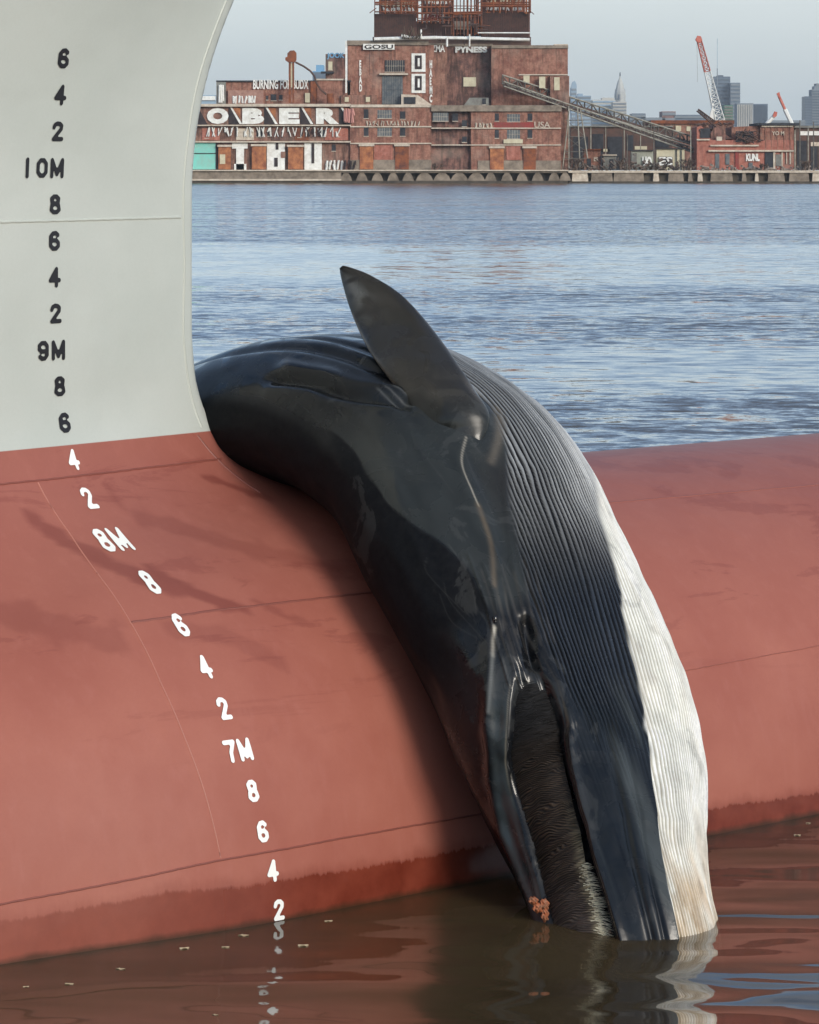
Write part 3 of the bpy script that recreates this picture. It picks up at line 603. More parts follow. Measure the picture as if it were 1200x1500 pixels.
def bz_(v, Y): return H-(v-250)*Y/F
class PB:                                      # collects boxes, bars and prisms into one mesh
    def __init__(s): s.bm = bmesh.new()
    def box(s, u0, u1, v0, v1, Y, dep, ang=0):
        x0, x1, z1, z0 = bx_(u0, Y), bx_(u1, Y), bz_(v0, Y), bz_(v1, Y)
        vs = bmesh.ops.create_cube(s.bm, size=1)['verts']
        for v in vs: v.co = Vector((x0 if v.co.x < 0 else x1, Y if v.co.y < 0 else Y+dep, z0 if v.co.z < 0 else z1))
        return s
    def bar(s, p, q, r, n=6):
        p, q = Vector(p), Vector(q); d = q-p; L = d.length
        if L < 1e-6: return s
        vs = bmesh.ops.create_cone(s.bm, cap_ends=True, segments=n, radius1=r, radius2=r, depth=L)['verts']
        rot = d.to_track_quat('Z', 'Y')
        for v in vs: v.co = rot @ v.co + (p+q)/2
        return s
    def pbar(s, a, b, Y, r, Y2=None, n=6):     # bar between two photo points at depth Y
        Y2 = Y2 or Y; return s.bar((bx_(a[0], Y), Y, bz_(a[1], Y)), (bx_(b[0], Y2), Y2, bz_(b[1], Y2)), r, n)
    def poly(s, pts, Y, dep):                  # extruded outline
        f = [s.bm.verts.new((bx_(u, Y), Y, bz_(v, Y))) for u, v in pts]; g = [s.bm.verts.new((bx_(u, Y), Y+dep, bz_(v, Y))) for u, v in pts]
        s.bm.faces.new(f); s.bm.faces.new(g[::-1]); n = len(f)
        for i in range(n): s.bm.faces.new((f[i], g[i], g[(i+1) % n], f[(i+1) % n]))
        return s
    def build(s, name, mat, parent=None):
        bmesh.ops.recalc_face_normals(s.bm, faces=s.bm.faces); me = bpy.data.meshes.new(name); s.bm.to_mesh(me); s.bm.free(); o = link(name, me, mat)
        if parent is not None:
            o.parent = parent; me.transform(__import__('mathutils').Matrix.Translation(-parent.location))
        return o
def thing(name, label, cat, u, v, Y, group=None):
    return tag(empty(name, (bx_(u, Y), Y, bz_(v, Y))), label, cat, group)
def part(name, mat, parent, rects, Y, dep=.5):
    p = PB()
    for r in rects: p.box(*r, Y, dep)
    return p.build(name, mat, parent)
def parts(name, mat, parent, rects, Y, dep=.5):
    for r in rects: part(name, mat, parent, [r], Y, dep)
def windows(parent, rects, Y, mat=None, frame=None, grid=None, bars=False):
    for r in rects:
        w_ = part('window', mat or DARK, parent, [r], Y-.06, .2)
        u0, u1, v0, v1 = r; q = PB(); e = .45
        q.box(u0-e, u1+e, v1, v1+.9, Y-.25, .4)
        if bars:
            n = max(2, int((u1-u0)/3.2))
            for i in range(1, n): x = u0+(u1-u0)*i/n; q.box(x-.16, x+.16, v0, v1, Y-.16, .1)
            q.box(u0, u1, (v0+v1)/2-.18, (v0+v1)/2+.18, Y-.2, .1)
        q.build('window_sill', frame or PALE, parent).parent = w_
        bpy.context.view_layer.update() if False else None
        c = w_.children[0]; c.data.transform(__import__('mathutils').Matrix.Identity(4))
def words(name, txt, parent, u0, u1, v0, v1, Y, mat, ext=.05, bold=.0, vertical=False, shear=0.):
    cu = bpy.data.curves.new(name, 'FONT'); cu.body = txt; cu.size = 1; cu.extrude = .0; cu.offset = bold; cu.shear = shear; cu.resolution_u = 3
    if vertical: cu.body = '\n'.join(txt); cu.space_line = .85
    tmp = bpy.data.objects.new('tmp', cu); COL.objects.link(tmp); dg = bpy.context.evaluated_depsgraph_get(); dg.update()
    me = bpy.data.meshes.new_from_object(tmp.evaluated_get(dg)); bpy.data.objects.remove(tmp); bpy.data.curves.remove(cu)
    n = len(me.vertices); c = np.empty(n*3); me.vertices.foreach_get('co', c); c = c.reshape(-1, 3); lo, hi = c.min(0), c.max(0)
    X0, X1, Z0, Z1 = bx_(u0, Y), bx_(u1, Y), bz_(v1, Y), bz_(v0, Y); o_ = np.empty_like(c)
    o_[:, 0] = X0+(c[:, 0]-lo[0])/(hi[0]-lo[0])*(X1-X0); o_[:, 2] = Z0+(c[:, 1]-lo[1])/(hi[1]-lo[1])*(Z1-Z0); o_[:, 1] = Y-ext
    if parent is not None: o_ -= np.array(parent.location)
    me.vertices.foreach_set('co', o_.ravel()); me.update(); me.materials.clear(); me.name = name
    return link(name, me, mat, parent)
def scrawl(parent, u0, u1, v0, v1, Y, mat, n, seed, r=.16, name='graffiti'):
    rr = random.Random(seed); p = PB()
    for i in range(n):
        cx = u0+(u1-u0)*(i+.5)/n; wd_ = (u1-u0)/n*.42; a = None; y = lambda: rr.uniform(v0, v1)
        pts = [(cx+rr.uniform(-wd_, wd_), v0+(v1-v0)*f+rr.uniform(-.6, .6)) for f in rr.choice(([0, 1, .4, 1], [1, 0, .5, .1, 1], [0, .5, 0, 1], [.1, .9, .9, 0], [1, 0, 1, 0]))]
        for a, b in zip(pts[:-1], pts[1:]): p.pbar(a, b, Y-.1, r, n=4)
    return p.build(name, mat, parent)

quad('far_bank', -1600, 1600, 1003, 9500, 3.6, flat('rubble_ground', (.13, .10, .08), (.20, .16, .12), .05), 'structure', zb=-5)
# quay walls
qw = thing('quay_wall', 'long stained concrete quay wall below the brick power station', 'quay', 560, 268, 998)
part('wall', CONC, qw, [(180, 500, 250.5, 264)], 998, 5); part('ledge', PALE, qw, [(180, 500, 262, 264.6)], 997.3, .4); part('wall_foot', CONCD, qw, [(180, 832, 264.6, 269.2)], 997.7, 3)
part('cope', PALE, qw, [(180, 833, 248.6, 250.5)], 997.3, 7)
part('wall', CONCD, qw, [(500, 831, 252, 264.6)], 1001.2, 3); part('beam', CONC, qw, [(498, 831, 250.5, 253.2)], 998.2, 4)
for u in [507, 530, 553, 576, 598, 622, 648, 673, 698, 719, 743, 765, 788, 812, 828]:
    a = 8.5 if u not in (622, 648, 673, 698) else 13
    PB().poly([(u-a, 264.6), (u-a*.75, 258), (u-a*.35, 253.2), (u+a*.35, 253.2), (u+a*.75, 258), (u+a, 264.6)], 998.4, 4).build('buttress', CONC, qw)
q2 = thing('quay_wall', 'low crumbling quay wall with dark openings on piles in front of the ruined scrapyard', 'quay', 1010, 268, 1000)
part('wall', CONCD, q2, [(833, 1420, 254, 269)], 1001.5, 3); part('beam', PALE, q2, [(833, 1420, 249.6, 253)], 999.5, 5)
for i, (a, b) in enumerate([(838, 862), (866, 898), (899, 944), (957, 966), (979, 1002), (1008, 1015), (1022, 1030), (1041, 1074), (1087, 1094), (1106, 1112), (1125, 1150), (1156, 1186), (1190, 1300), (1310, 1410)]):
    PB().poly([(a, 265.5), (a+1, 253), (b-1.5, 253), (b, 265.5)], 999.9, 4).build('pier', CONC if i % 3 else PALE, q2)
part('wall_foot', CONCD, q2, [(833, 1420, 265.5, 269.2)], 999.2, 3)

# ---- power station
ps = thing('power_station', 'derelict red brick power station covered in graffiti, rusty stacks on its roof', 'building', 570, 249, 1002)
part('wall', B_B, ps, [(200, 513, 154, 249)], 1004, 40); part('wall', B_A, ps, [(513, 632, 155, 249)], 1003, 41)
part('wall', B_D, ps, [(632, 690, 156, 249)], 1004.6, 40); part('wall', B_A, ps, [(690, 822, 156, 249)], 1003, 41)
part('wall', B_A, ps, [(509, 636, 66, 155)], 1012, 34); part('wall', B_D, ps, [(655, 722, 68, 155)], 1018, 30); part('wall', B_B, ps, [(636, 655, 66, 155)], 1015, 30)
part('wall', B_A, ps, [(720, 832, 68, 155)], 1012, 34); part('wall', B_B, ps, [(806, 834, 111, 249)], 1010, 30)
part('cornice', PALE, ps, [(200, 514, 152, 156), (513, 632, 153, 157)], 1002.6, 3); part('cornice', CONC, ps, [(632, 823, 154, 163)], 1002.2, 4)
part('cornice', CONC, ps, [(508.5, 628, 59, 66)], 1011.4, 30); part('cornice', CONC, ps, [(655, 722, 64, 67.6)], 1017.7, 28); part('cornice', CONC, ps, [(627, 656, 63, 66.4)], 1014.7, 30); part('cornice', CONC, ps, [(720, 832.6, 66, 70.5)], 1011.5, 34)
parts('string_course', PALE, ps, [(200, 514, 182.6, 184.4), (200, 514, 206.6, 208.6), (513, 632, 184.5, 186.3), (513, 632, 209, 210.8), (632, 822, 186.8, 188.4), (632, 822, 211.5, 213)], 1002.5, 1.5)
parts('plinth', CONC, ps, [(513, 632, 234, 249), (700, 822, 235, 249)], 1002.7, .6)
doors = [(320, 338, 215, 248), (369, 390, 214, 248), (422, 444, 215, 248), (527, 547, 214, 248), (579, 599, 214, 248), (718, 738, 217, 250), (767, 785, 217, 250)]
for i, d in enumerate(doors):
    dr = part('loading_door', RUSTO if i != 6 and i != 4 else RUST, ps, [d], 1002.4, .5); l = part('lintel', PALE, ps, [(d[0]-1.5, d[1]+1.5, d[2]-3, d[2])], 1002.0, 1)
windows(ps, [(533, 540, 160, 173), (533, 540, 186.5, 199), (586, 594, 163, 174), (586, 594, 187, 199), (725, 731, 166, 177), (725, 731, 190, 202), (773, 780, 166, 177), (773, 780, 190, 202), (663, 671, 166, 177), (677, 684, 176, 185), (677, 684, 200, 208)], 1003)
windows(ps, [(553, 574, 161, 173), (553, 574, 187, 199), (634, 657, 165, 177), (743, 762, 167, 178), (743, 762, 190, 203)], 1003, GLS, PALE, bars=True)
windows(ps, [(376, 384, 189, 200), (392, 397, 190, 199), (436, 442, 189, 201), (493, 498, 190, 200), (470, 476, 190, 200), (486, 492, 212, 221), (300, 306, 190, 202)], 1003.9)
part('wall_panel', B_R, ps, [(548, 575, 213, 234)], 1002.7, .3); part('wall_panel', B_R, ps, [(742, 762, 214, 234)], 1002.7, .3); part('wall_panel', REDP, ps, [(724, 782, 179, 187)], 1002.8, .2); part('wall_panel', CREAM, ps, [(738, 766, 204, 210)], 1002.2, .4)
# bricked, pasted and painted bays of the long range
for i, (a, b) in enumerate([(296, 322), (346, 372), (398, 424), (432, 452), (476, 510)]): part('wall_panel', [B_R, PALE, B_D, RUST, B_R][i], ps, [(a, b, 188, 205)], 1003.7, .3)
# large graffiti letters
for a in (284, 335, 387, 440, 497): PB().poly([(a, 158), (a+7, 158), (a+20, 182), (a, 182)], 1003.76, .2).build('graffiti_ground', BLK, ps)
for t_, a, b in (('O', 303, 335), ('B', 355, 387), ('E', 409, 439), ('R', 463, 497)):
    part('graffiti_ground', CREAM, ps, [(a-1, b+1, 158.5, 181)], 1003.62, .1) if t_ == 'X' else None
    words('graffiti', t_, ps, a, b, 158, 181.5, 1003.7, WHT, .15, .075)
    PB().poly([(b+2, 157), (b+5, 157), (b+20, 181.5), (b+16, 181.5)], 1003.55, .1).build('graffiti', WHT, ps); PB().poly([(b+5, 158), (b+17, 158), (b+17, 174)], 1003.57, .1).build('graffiti', RUSTO, ps)
part('graffiti', WHT, ps, [(340, 363, 209, 217.5), (346, 357.5, 217.4, 249), (343, 361, 240, 248.9)], 1003.5, .15); part('graffiti', WHT, ps, [(391, 417.5, 209.5, 249)], 1003.5, .15); part('graffiti_line', BLK, ps, [(404, 408, 209, 219), (402, 407, 231, 244)], 1003.3, .1); part('graffiti_line', B_A, ps, [(411.5, 418, 222, 231)], 1003.3, .1)
part('graffiti', WHT, ps, [(446, 471.5, 209, 249)], 1003.5, .15); part('graffiti_line', BLK, ps, [(456.5, 460.5, 210, 239)], 1003.3, .1)
part('graffiti', CYAN, ps, [(200, 317, 209, 248)], 1003.5, .2); part('graffiti_line', BLK, ps, [(284, 317, 224, 225.2), (316, 320, 209, 248)], 1003.3, .1)
part('graffiti', CREAM, ps, [(322, 330, 226, 240)], 1002.2, .1); scrawl(ps, 475, 503, 235, 249, 1003.4, WHT, 5, 3, .3); scrawl(ps, 503, 522, 235, 248, 1002.3, BLK, 3, 4, .2); scrawl(ps, 300, 500, 186, 200, 1003.4, WHT, 22, 5, .16)
scrawl(ps, 440, 470, 188, 200, 1003.3, BLK, 4, 9, .16); words('graffiti', 'USA', ps, 783, 806, 178, 187, 1002.6, PALE, .1, .01); scrawl(ps, 696, 722, 180, 187, 1002.8, PALE, 5, 8, .15); scrawl(ps, 535, 616, 177, 184, 1002.8, PALE, 16, 6, .12)
scrawl(ps, 503, 520, 159, 180, 1002.5, flat('pink_paint', (.50, .25, .22)), 3, 12, .35)
# west hall
part('wall', B_A, ps, [(317, 513, 119, 153)], 1012, 28); part('wall', GREY, ps, [(317, 331, 120, 153)], 1011.6, .6); part('cornice', DARK, ps, [(316.6, 514, 117.6, 119.6)], 1011.4, 28)
part('wall_panel', flat('pinkish_render', (.40, .24, .19), (.27, .15, .12), .6), ps, [(334, 386, 132, 153)], 1010.8, 3); scrawl(ps, 340, 376, 140, 151, 1010.7, WHT, 8, 21, .22); scrawl(ps, 320, 328, 124, 150, 1011.3, WHT, 3, 22, .25)
windows(ps, [(397, 405, 138, 147), (390, 393, 140, 146), (409, 414, 139, 146)], 1011.8); part('loading_door', CREAM, ps, [(447, 454, 136, 150)], 1011.3, .5); part('loading_door', RUST, ps, [(455, 466, 119, 152)], 1011.3, .5)
words('graffiti', 'BURNING FOR BUDX', ps, 371, 452, 116.5, 130.5, 1011.6, WHT, .4, .03)
part('wall', B_A, ps, [(465, 507, 117, 153)], 1010.9, .8); part('cornice', PALE, ps, [(462, 507, 115.2, 117.4)], 1010.4, 2)
part('penthouse', B_D, ps, [(477, 506, 79, 116)], 1013, 12); words('graffiti', 'JOOK', ps, 479, 505, 77, 87, 1012.8, BLUP, .2, .04); windows(ps, [(481, 487, 90, 102)], 1012.9, CREAM); part('balcony', DARK, ps, [(470, 489, 104.5, 107.5)], 1011, 2)
part('downpipe', WHT, ps, [(506, 508.4, 60, 136)], 1009.5, .5); part('graffiti', CREAM, ps, [(505, 511, 142, 149), (536, 542, 142, 149)], 1009.5, .6); part('parapet_hut', B_B, ps, [(500, 552, 139, 153)], 1009.9, 4)
# tower front
windows(ps, [(560, 590, 111, 152)], 1011.8, GLS, DARK, bars=True); windows(ps, [(564, 593, 88, 105)], 1011.8, DARK, PALE, bars=True)
part('ledge', PALE, ps, [(556, 598, 107, 109.5)], 1010.5, 1.5)
for a, b in ((78, 105), (108, 136)): part('graffiti', WHT, ps, [(603, 623.5, a, b)], 1011.7, .2); part('graffiti', BLK, ps, [(608, 618, a+3, b-4)], 1011.5, .1); part('graffiti', WHT, ps, [(612, 615, a+7, b-8)], 1011.3, .1)
part('graffiti', WHT, ps, [(532, 578, 64, 72.5)], 1011.0, .2); words('graffiti', 'GOSU', ps, 534, 576, 65.2, 71.4, 1010.9, BLK, .1, .02)
words('graffiti', 'PYNESS', ps, 667, 714, 68, 77, 1017.6, WHT, .4, .06); words('graffiti', 'ZMA', ps, 632, 652, 66, 76, 1014.6, WHT, .2, .03)
words('graffiti', 'EBAD', ps, 526, 530.5, 88, 134, 1011.6, WHT, .1, .05, True); words('graffiti', 'HAEMC', ps, 629, 633.5, 88, 150, 1011.6, WHT, .1, .05, True)
part('wall_panel', CREAM, ps, [(679, 697.5, 113, 126.5)], 1017.6, .3); parts('wall_panel', CREAM, ps, [(767, 776, 110.5, 121), (790, 799, 112, 129), (812, 820, 113, 132)], 1009.8, .5); part('ledge', PALE, ps, [(760, 832, 108.5, 110)], 1011.3, .8)
PB().poly([(588, 153), (588, 138), (612, 139), (632, 153)], 1009, 2).build('lean_to', PALE, ps); part('window', DARK, ps, [(592, 609, 142, 152)], 1008.7, .3)
PB().poly([(679, 155), (688, 143), (702, 143), (716, 143), (716, 155)], 1009, 4).build('lean_to', GREY, ps); windows(ps, [(707, 712, 144, 153)], 1008.8)
for i in range(13): part('pilaster', B_D, ps, [(514+9.2*i, 515+9.2*i, 70, 110)], 1011.85, .3) if i % 4 == 3 else None
# boiler casings and stacks on the roof
part('boiler_house', BRN, ps, [(546, 778, 54, 66)], 1019, 26)
for u0, u1, v0, v1, Y in ((548, 610, 20, 54, 1016), (610, 666, 31, 53, 1018), (706, 776.5, 17, 55, 1016), (664, 706, 22, 50, 1026), (618, 664, 6, 33, 1024)):
    c = part('boiler_casing', STEEL, ps, [(u0, u1, v0, v1)], Y, 16); n = int((u1-u0)/2.6)
    part('casing_rib', BRN, ps, [(u0+2.6*i, u0+2.6*i+.9, v0+.4, v1-.4) for i in range(n)], Y-.35, .4)
for i, (u0, u1, v1, Y) in enumerate(((555, 612, 20, 1018), (618, 664, 8, 1025), (707, 768, 17, 1018))):
    r = (bx_(u1, Y)-bx_(u0, Y))/2; xc = (bx_(u0, Y)+bx_(u1, Y))/2; q = PB(); q.bar((xc, Y+r, bz_(v1, Y)-1), (xc, Y+r, bz_(v1, Y)+24), r, 28); q.build('smokestack', [RUST, flat('rust_pale', (.34, .17, .12), (.16, .07, .055), .5), RUST][i], ps)
    for row in range(3): scrawl(ps, u0+4, u1-4, v1-9-9*row, v1-2-9*row, Y-.1, WHT if row != 1 else CREAM, 9, 30+i*5+row, .22)
for u in (661, 697, 704, 770, 774): part('stack_frame', RUSTO if u != 697 else RUST, ps, [(u, u+2.6, -50, 50 if u < 750 else 20)], 1014, .5)
part('stack_frame', BRN, ps, [(664, 700, 12+i*9, 13+i*9) for i in range(5)], 1015, .4); part('wall_panel', WHT, ps, [(619, 630, 20, 32), (631, 640, 20, 32), (641, 652, 19, 32)], 1017.4, .3); scrawl(ps, 620, 652, 21, 31, 1017.3, REDP, 6, 40, .25); part('balcony', PALE, ps, [(666, 690, 31, 43)], 1024, 1)
rq = random.Random(8); q = PB()
for u0, u1, v0, v1 in ((549, 611, -8, 20), (612, 664, -14, 34), (664, 706, -14, 52), (705, 777, -12, 19)):
    for k in range(9): q.pbar((u0+(u1-u0)*k/8, v0), (u0+(u1-u0)*k/8, v1), 1013.5, rq.choice((.14, .22, .3)), n=4)
    for k in range(6): v = rq.uniform(v0, v1); q.pbar((u0, v), (u1, v+rq.uniform(-1, 1)), 1013.4, rq.choice((.12, .2, .3)), n=4)
    for k in range(5): a = (rq.uniform(u0, u1), rq.uniform(v0, v1)); q.pbar(a, (a[0]+rq.uniform(-14, 14), a[1]+rq.uniform(-10, 10)), 1013.2, .13, n=4)
q.build('pipe_rack', RUST, ps); q = PB()
for k in range(34): a = (rq.uniform(612, 704), rq.uniform(8, 54)); b_ = rq.choice(((rq.uniform(4, 18), 0), (0, rq.uniform(4, 14)))); q.pbar(a, (a[0]+b_[0], a[1]+b_[1]), 1012.8, rq.uniform(.1, .28), n=4)
q.build('catwalk', BRN, ps)
q = PB(); q.pbar((548, 57), (640, 55), 1010, .55); q.pbar((640, 55), (776, 58), 1010, .5); q.pbar((700, 48), (776, 48), 1012, .22); q.pbar((655, 55), (655, 68), 1009, .35); q.pbar((688, 50), (688, 68), 1009, .25); q.pbar((588, 52), (602, 55), 1009, .5); q.pbar((617, 43), (617, 56), 1009, .3); q.build('roof_pipe', WHT, ps)
part('roof_edge', PALE, ps, [(812, 832, 64.4, 66)], 1013, 8)
rr = random.Random(5)
q = PB()
for i in range(26): u = rr.uniform(590, 615); q.pbar((u, 57), (u+rr.uniform(-6, 6), 57-rr.uniform(5, 19)), 1008+rr.random(), .13, n=3)
q.build('roof_scrub', flat('scrub', (.08, .06, .04)), ps)
# ash chute
ch = thing('ash_hopper', 'rusty brown hopper on a column with a curved pipe above the west hall roof', 'hopper', 427, 150, 1006)
part('column', RUST, ch, [(423, 426, 88, 150), (428.5, 431, 88, 150)], 1006, .6); part('brace', CREAM, ch, [(426, 428.5, 92, 128)], 1006.2, .3)
PB().poly([(418, 88), (418, 84), (421, 83), (421, 78), (425, 74), (431, 73.5), (434, 77), (434, 87), (432, 91), (422, 91)], 1005.5, 3).build('hopper', RUST, ch)
q = PB(); pts = [(433, 91), (445, 97), (455, 104), (461, 112), (463, 120), (470, 131), (478, 138)]
for a, b in zip(pts[:-1], pts[1:]): q.pbar(a, b, 1006, .3)
q.build('pipe', BRN, ch); q = PB(); q.bar((bx_(484, 1006), 1006, bz_(152, 1006)), (bx_(484, 1006), 1006, bz_(137, 1006)), 1.1, 14); q.build('drum', RUST, ch)
# conveyor galleries
def conveyor(name, label, a, b, Ya, Yb, hgt, deck, gr):
    t = thing(name, label, 'conveyor', b[0], b[1], Yb, gr); A_ = Vector((bx_(a[0], Ya), Ya, bz_(a[1], Ya))); B_ = Vector((bx_(b[0], Yb), Yb, bz_(b[1], Yb))); q, q2, n = PB(), PB(), 26; up = Vector((0, 0, hgt))
    for dy in (0, 2.4):
        o = Vector((0, dy, 0)); q.bar(A_+o, B_+o, .22); q.bar(A_+o+up, B_+o+up, .22)
        for i in range(n):
            p0 = A_.lerp(B_, i/n)+o; p1 = A_.lerp(B_, (i+1)/n)+o; q2.bar(p0, p0+up, .16, 4); q2.bar(p0 if i % 2 else p0+up, p1+up if i % 2 else p1, .15, 4)
    q.build('chord', TRUSSW, t); q2.build('lattice', TRUSS, t)
    d = PB(); o = Vector((0, 1.2, .35)); d.bar(A_+o, B_+o, .55, 4); d.build('belt_casing', deck, t)
    return t
conveyor('conveyor_gallery', 'upper lattice conveyor bridge sloping down from the power station', (736, 122), (1018, 213), 1006, 1030, 2.6, BRN, 'coal conveyors')
conveyor('conveyor_gallery', 'lower conveyor bridge with a pale bottom beam sloping from the power station', (738, 126), (1018, 224), 1002, 1022, 1.4, BRN, 'coal conveyors')
tw = thing('trestle_tower', 'thin pale steel trestle tower standing under the conveyors beside the power station', 'tower', 846, 250, 1008)
q = PB()
for a, b in (((834, 160), (824, 250)), ((833, 155), (833.5, 250)), ((850, 158), (861, 232)), ((846, 156), (850, 250))): q.pbar(a, b, 1008, .2); q.pbar(a, b, 1013, .16)
q.build('leg', TRUSSW, tw); q = PB()
for v in (176, 200, 222, 232): q.pbar((829-(v-176)*.05, v), (853+(v-176)*.1, v), 1008, .14)
for a, b in (((830, 176), (857, 200)), ((855, 176), (829, 200)), ((829, 200), (859, 222)), ((857, 200), (827, 222)), ((827, 222), (860, 249)), ((860, 222), (826, 249))): q.pbar(a, b, 1008, .09, n=4)
q.build('brace', TRUSS, tw)
# yard buildings
def simple(name, label, cat, wall, roofm, u0, u1, v0, v1, Y, dep, extra=(), roof=2, grp=None):
    t = thing(name, label, cat, (u0+u1)/2, v1, Y, grp); part('wall', wall, t, [(u0, u1, v0+roof, v1)], Y, dep); part('roof', roofm, t, [(u0-1, u1+1, v0, v0+roof)], Y-.8, dep+1.6)
    for nm, mt, rects in extra: parts(nm, mt, t, rects, Y-.25, .3)
    return t
simple('warehouse', 'long dark corrugated shed with open bays behind the trestle tower', 'shed', BRN, GREY, 836, 985, 184, 249, 1062, 30, [('bay', DARK, [(840, 862, 200, 249), (868, 884, 196, 249), (890, 912, 200, 249), (918, 928, 198, 220), (960, 980, 198, 216)]), ('post', TRUSSW, [(865, 866.5, 186, 249), (887, 888, 186, 249), (914, 915.2, 186, 249), (938, 939.2, 186, 249)]), ('skylight', CREAM, [(880, 893, 218, 222), (930, 948, 214, 219)])])
simple('shed', 'small brick red shed on the quay below the conveyor', 'shed', B_A, RUST, 856, 880, 218, 249, 1030, 10, [('door', DARK, [(860, 866, 232, 249)]), ('window', PALE, [(870, 876, 230, 236)])])
simple('shed', 'tiny grey flat roofed shed beside the brick red one', 'shed', GREY, PALE, 884, 903, 226, 249, 1028, 8, [('door', DARK, [(893, 899, 233, 249)])])
c1 = simple('site_container', 'pale green grey wall panel painted with a white letter U', 'container', flat('pale_green', (.36, .38, .31), (.26, .26, .22), .5), DARK, 925, 957, 220, 249, 1012, 4, roof=1); words('graffiti', 'UO', c1, 941, 955, 229, 243, 1011.6, WHT, .2, .06)
part('door', GREY, c1, [(926, 933, 224, 249)], 1011.8, .2)
c2 = simple('site_container', 'cream wall panel painted with white letters ES in dark outline', 'container', CREAM, DARK, 962, 1003, 217, 249, 1014, 4, roof=1); words('graffiti', 'ES', c2, 965, 986, 229, 243, 1013.5, BLK, .2, .09); words('graffiti', 'ES', c2, 965.6, 985.4, 229.6, 242.4, 1013.5, WHT, .35, .03)
part('post', DARK, c2, [(991, 992, 218, 249), (998, 999, 218, 249)], 1013.4, .4)
rb_ = thing('brick_ruin', 'half collapsed red brick building with a white ledge and white graffiti on the quay', 'building', 1090, 249, 1010)
part('wall', B_R, rb_, [(1021, 1163, 205, 249)], 1010, 24); PB().poly([(1021, 205), (1021, 186), (1027, 184), (1034, 190), (1042, 205)], 1010.3, 20).build('wall', B_R, rb_)
PB().poly([(1042, 205), (1041, 196), (1048, 182), (1056, 184), (1062, 196), (1072, 203)], 1011, 20).build('wall', B_D, rb_); PB().poly([(1072, 205), (1072, 186), (1092, 185), (1114, 184), (1114, 205)], 1011.5, 20).build('wall', B_A, rb_)
part('wall', B_A, rb_, [(1114, 1163, 183, 205)], 1010.2, 22); part('roof', DARK, rb_, [(1110, 1172, 180, 183.4)], 1009, 25); part('roof', PALE, rb_, [(1116, 1162, 183.4, 185.8)], 1009.5, 1)
part('opening', DARK, rb_, [(1026, 1040, 188, 202)], 1010, .5); part('opening', DARK, rb_, [(1078, 1104, 192, 208)], 1009.8, .3); part('opening', PALE, rb_, [(1050, 1058, 200, 206)], 1009.8, .3)
part('ledge', PALE, rb_, [(1041, 1112, 212, 214.2)], 1009.2, 1); part('ledge', PALE, rb_, [(1021, 1040, 203.5, 205.5)], 1009.2, 1); part('ledge', PALE, rb_, [(1038, 1163, 219.6, 222)], 1009, 1.2)
part('wall_panel', REDP, rb_, [(1077.5, 1082.5, 222, 249)], 1009.6, .3); parts('window', GLS, rb_, [(1048, 1054, 225, 246), (1063, 1069, 225, 241), (1097, 1103, 238, 249)], 1009.7, .3)
parts('door', DARK, rb_, [(1121, 1133, 223, 249)], 1009.6, .3); part('post', PALE, rb_, [(1133, 1136, 223, 249), (1145, 1147, 223, 249), (1152, 1153.2, 223, 240), (1157, 1159, 223, 240)], 1009.5, .4); part('wall_panel', GREY, rb_, [(1137, 1145, 226, 243)], 1009.6, .3)
words('graffiti', 'KUNL', rb_, 1093, 1113, 225, 236, 1009.7, WHT, .2, .06); words('lettering', 'YO M', rb_, 1131, 1149, 192, 198, 1009.9, PALE, .2, .02)
for i in range(5): part('pilaster', B_A, rb_, [(1121+9*i, 1122.5+9*i, 186, 219)], 1009.9, .3)
q = PB()
for i in range(60): a = (rr.uniform(1078, 1112), rr.uniform(192, 208)); q.pbar(a, (a[0]+rr.uniform(-7, 7), a[1]+rr.uniform(-5, 5)), 1008.5+rr.random(), .2, n=4)
for i in range(30): a = (rr.uniform(1024, 1070), rr.uniform(180, 190)); q.pbar(a, (a[0]+rr.uniform(-9, 9), a[1]+rr.uniform(-4, 5)), 1010+rr.random()*4, .22, n=4)
q.build('fallen_girder', BRN, rb_)
simple('shed', 'brown shed with a white strip roof at the right end of the quay', 'shed', BRN, GREY, 1165, 1330, 184, 249, 1022, 24, [('fascia', WHT, [(1172, 1330, 192, 198)]), ('bay', DARK, [(1168, 1182, 206, 249), (1188, 1198, 214, 249), (1206, 1240, 206, 249)]), ('post', TRUSSW, [(1164, 1166, 190, 249), (1183.5, 1185, 186, 249), (1200, 1202, 186, 249)]), ('wall_panel', PALE, [(1188, 1200, 208, 214)])], 3)
simple('warehouse', 'rust roofed low warehouse behind the conveyor foot', 'shed', B_B, RUST, 955, 1075, 176, 249, 1110, 40, [('window', CREAM, [(990, 998, 184, 192), (1006, 1012, 185, 192)])], 5)
simple('warehouse', 'grey flat roofed warehouse in the second row behind the scrapyard', 'shed', GREY, DARK, 880, 960, 187, 249, 1150, 30, [('fascia', CREAM, [(884, 930, 190, 193)])], 2)
q = PB(); jl = thing('scrap_heap', 'dark heap of tangled scrap steel on the quay between the sheds', 'scrap heap', 905, 249, 1020)
for i in range(220): a = (rr.uniform(834, 1018), 249-abs(rr.gauss(0, 6))); q.pbar(a, (a[0]+rr.uniform(-6, 6), a[1]+rr.uniform(-5, 3)), 1006+rr.random()*4, rr.uniform(.12, .5), n=4)
q.build('scrap', flat('scrap_metal', (.20, .15, .12), (.06, .05, .045), .6), jl)
q = PB(); jl = thing('scrap_heap', 'pale rubble and scrap heaped along the quay in front of the brick ruin', 'scrap heap', 1090, 249, 1004)
for i in range(140): a = (rr.uniform(1024, 1230), 250-abs(rr.gauss(0, 3))); q.pbar(a, (a[0]+rr.uniform(-5, 5), a[1]+rr.uniform(-3, 3)), 1003+rr.random()*3, rr.uniform(.15, .6), n=4)
